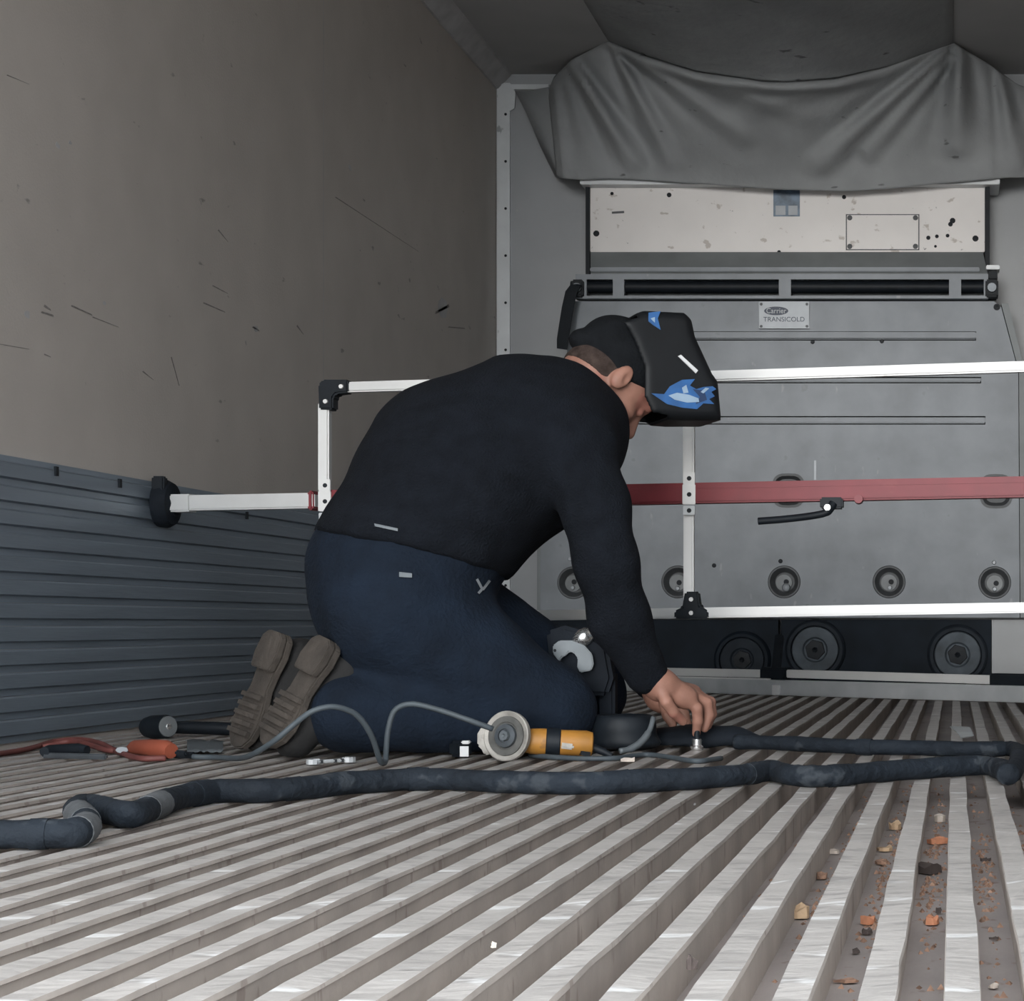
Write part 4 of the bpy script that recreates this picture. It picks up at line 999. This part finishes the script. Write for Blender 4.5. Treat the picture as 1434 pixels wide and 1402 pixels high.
scrap('wood_chip', 1118, 1287, 30, 'leaf_t', 'rounded tan wood chip with hollow lying in a floor groove', thick=.009)
scrap('orange_scrap', 1217, 1296, 22, 'leaf_o', 'orange scrap with dark end leaning on a floor rib', thick=.007)
scrap('dark_scrap', 1213, 1310, 18, 'leaf_d', 'dark blackish bit touching the orange scrap by the rib', thick=.004)
scrap('orange_scrap', 1306, 1296, 24, 'leaf_o', 'flat orange scrap lying alone in the groove middle', thick=.006)
scrap('pebble', 1314, 1281, 9, 'leaf_d', 'tiny dark pebble behind the flat orange scrap', thick=.004)
scrap('orange_scrap', 1312, 1183, 26, 'leaf_o', 'orange-tan scrap in front of a pale curled leaf', thick=.006)
scrap('leaf_scrap', 1315, 1152, 20, 'leaf_p', 'pale curled dry leaf behind the orange-tan scrap', thick=.008)
scrap('dirt_lump', 1303, 1224, 36, 'leaf_d', 'large dark grey dirt lump filling the groove width', thick=.008)
scrap('leaf_scrap', 1253, 1163, 20, 'leaf_t', 'tan curled dry leaf against the side of a rib', thick=.008)
scrap('leaf_scrap', 1239, 1193, 20, 'leaf_t', 'brownish leaf fragment in a crumb-filled groove', thick=.005)
scrap('leaf_scrap', 1234, 1212, 20, 'crumb', 'brown flat crumb cluster in a groove', thick=.004)
scrap('leaf_scrap', 1168, 1197, 14, 'leaf_p', 'small pale leaf bit in a crumb-filled groove', thick=.005)
scrap('leaf_scrap', 1150, 1232, 18, 'crumb', 'brown crumb clump at the foot of a rib', thick=.005)
scrap('leaf_scrap', 1076, 1217, 12, 'leaf_o', 'small orange-brown bit in a groove', thick=.005)
scrap('dark_scrap', 1380, 1208, 18, 'leaf_d', 'thin dark twig-like bit in a groove', thick=.003, asp=.4)
scrap('dark_scrap', 1392, 1318, 16, 'leaf_d', 'narrow dark strip lying across a groove', thick=.002, asp=.3)
scrap('white_scrap', 1391, 1386, 13, 'leaf_p', 'small whitish square scrap in a groove', thick=.003)
scrap('dark_scrap', 1199, 1337, 14, 'leaf_d', 'small dark flake in a groove', thick=.003)
scrap('dirt_lump', 1186, 1378, 34, 'crumb', 'low crusty dirt patch in a groove', thick=.002, asp=.4)
scrap('white_scrap', 968, 1129, 14, 'white', 'small white paper bit beside the thick hose', z=-.02, thick=.004)
o = scrap('black_nut', 968, 1360, 17, 'leaf_d', 'small black nut lying on top of a floor rib', z=0, thick=.007)
scrap('white_scrap', 691, 1330, 7, 'leaf_p', 'tiny bright metal bead on a rib top', z=0, thick=.004)
pp = [FP(1330, 1041), FP(1358, 1042), FP(1364, 1056), FP(1346, 1060), FP(1340, 1050)]
tag(MB().prism([p+Vector((0, 0, .034)) for p in pp], (0, 0, .0015)).build('paper_scrap', M['paper']), 'grey paper scrap lying on the doubled-back hose', 'paper')
scrap('twig', 880, 1068, 20, 'leaf_p', 'pale pinkish twig on the ribs near the black pad', z=0, thick=.006, asp=.25)
# loose crumbs
mbx = MB(); rnd = random.Random(11)
for k in range(900):
    gi = rnd.choice([-5, -4, -3, -3, -2, -2, -2, -1, -1, -1, -1, 0, 0, 0, 1]); x = RX+(gi+.5)*PITCH+rnd.gauss(0, .0075)
    if abs(x-RX-(gi+.5)*PITCH) > .0135: continue
    y = rnd.choice([rnd.gauss(2.35, .3), rnd.uniform(1.3, 3.3), rnd.gauss(2.0, .2)])
    if y < 1.1: continue
    s = rnd.uniform(.0012, .0042); c = Vector((x, y, -RIBH)); a = rnd.uniform(0, 3)
    pts = [c+Vector((s*math.cos(a+i*2.09), 1.4*s*math.sin(a+i*2.09), 0)) for i in range(3)]
    mbx.add(pts+[c+Vector((0, 0, s*rnd.uniform(.6, 1.3)))], [(0,2,1), (0,1,3), (1,2,3), (2,0,3)])
tag(mbx.build('groove_crumbs', M['crumb']), 'loose brown crumbs and leaf dust in the floor grooves', 'crumbs', kind='stuff')
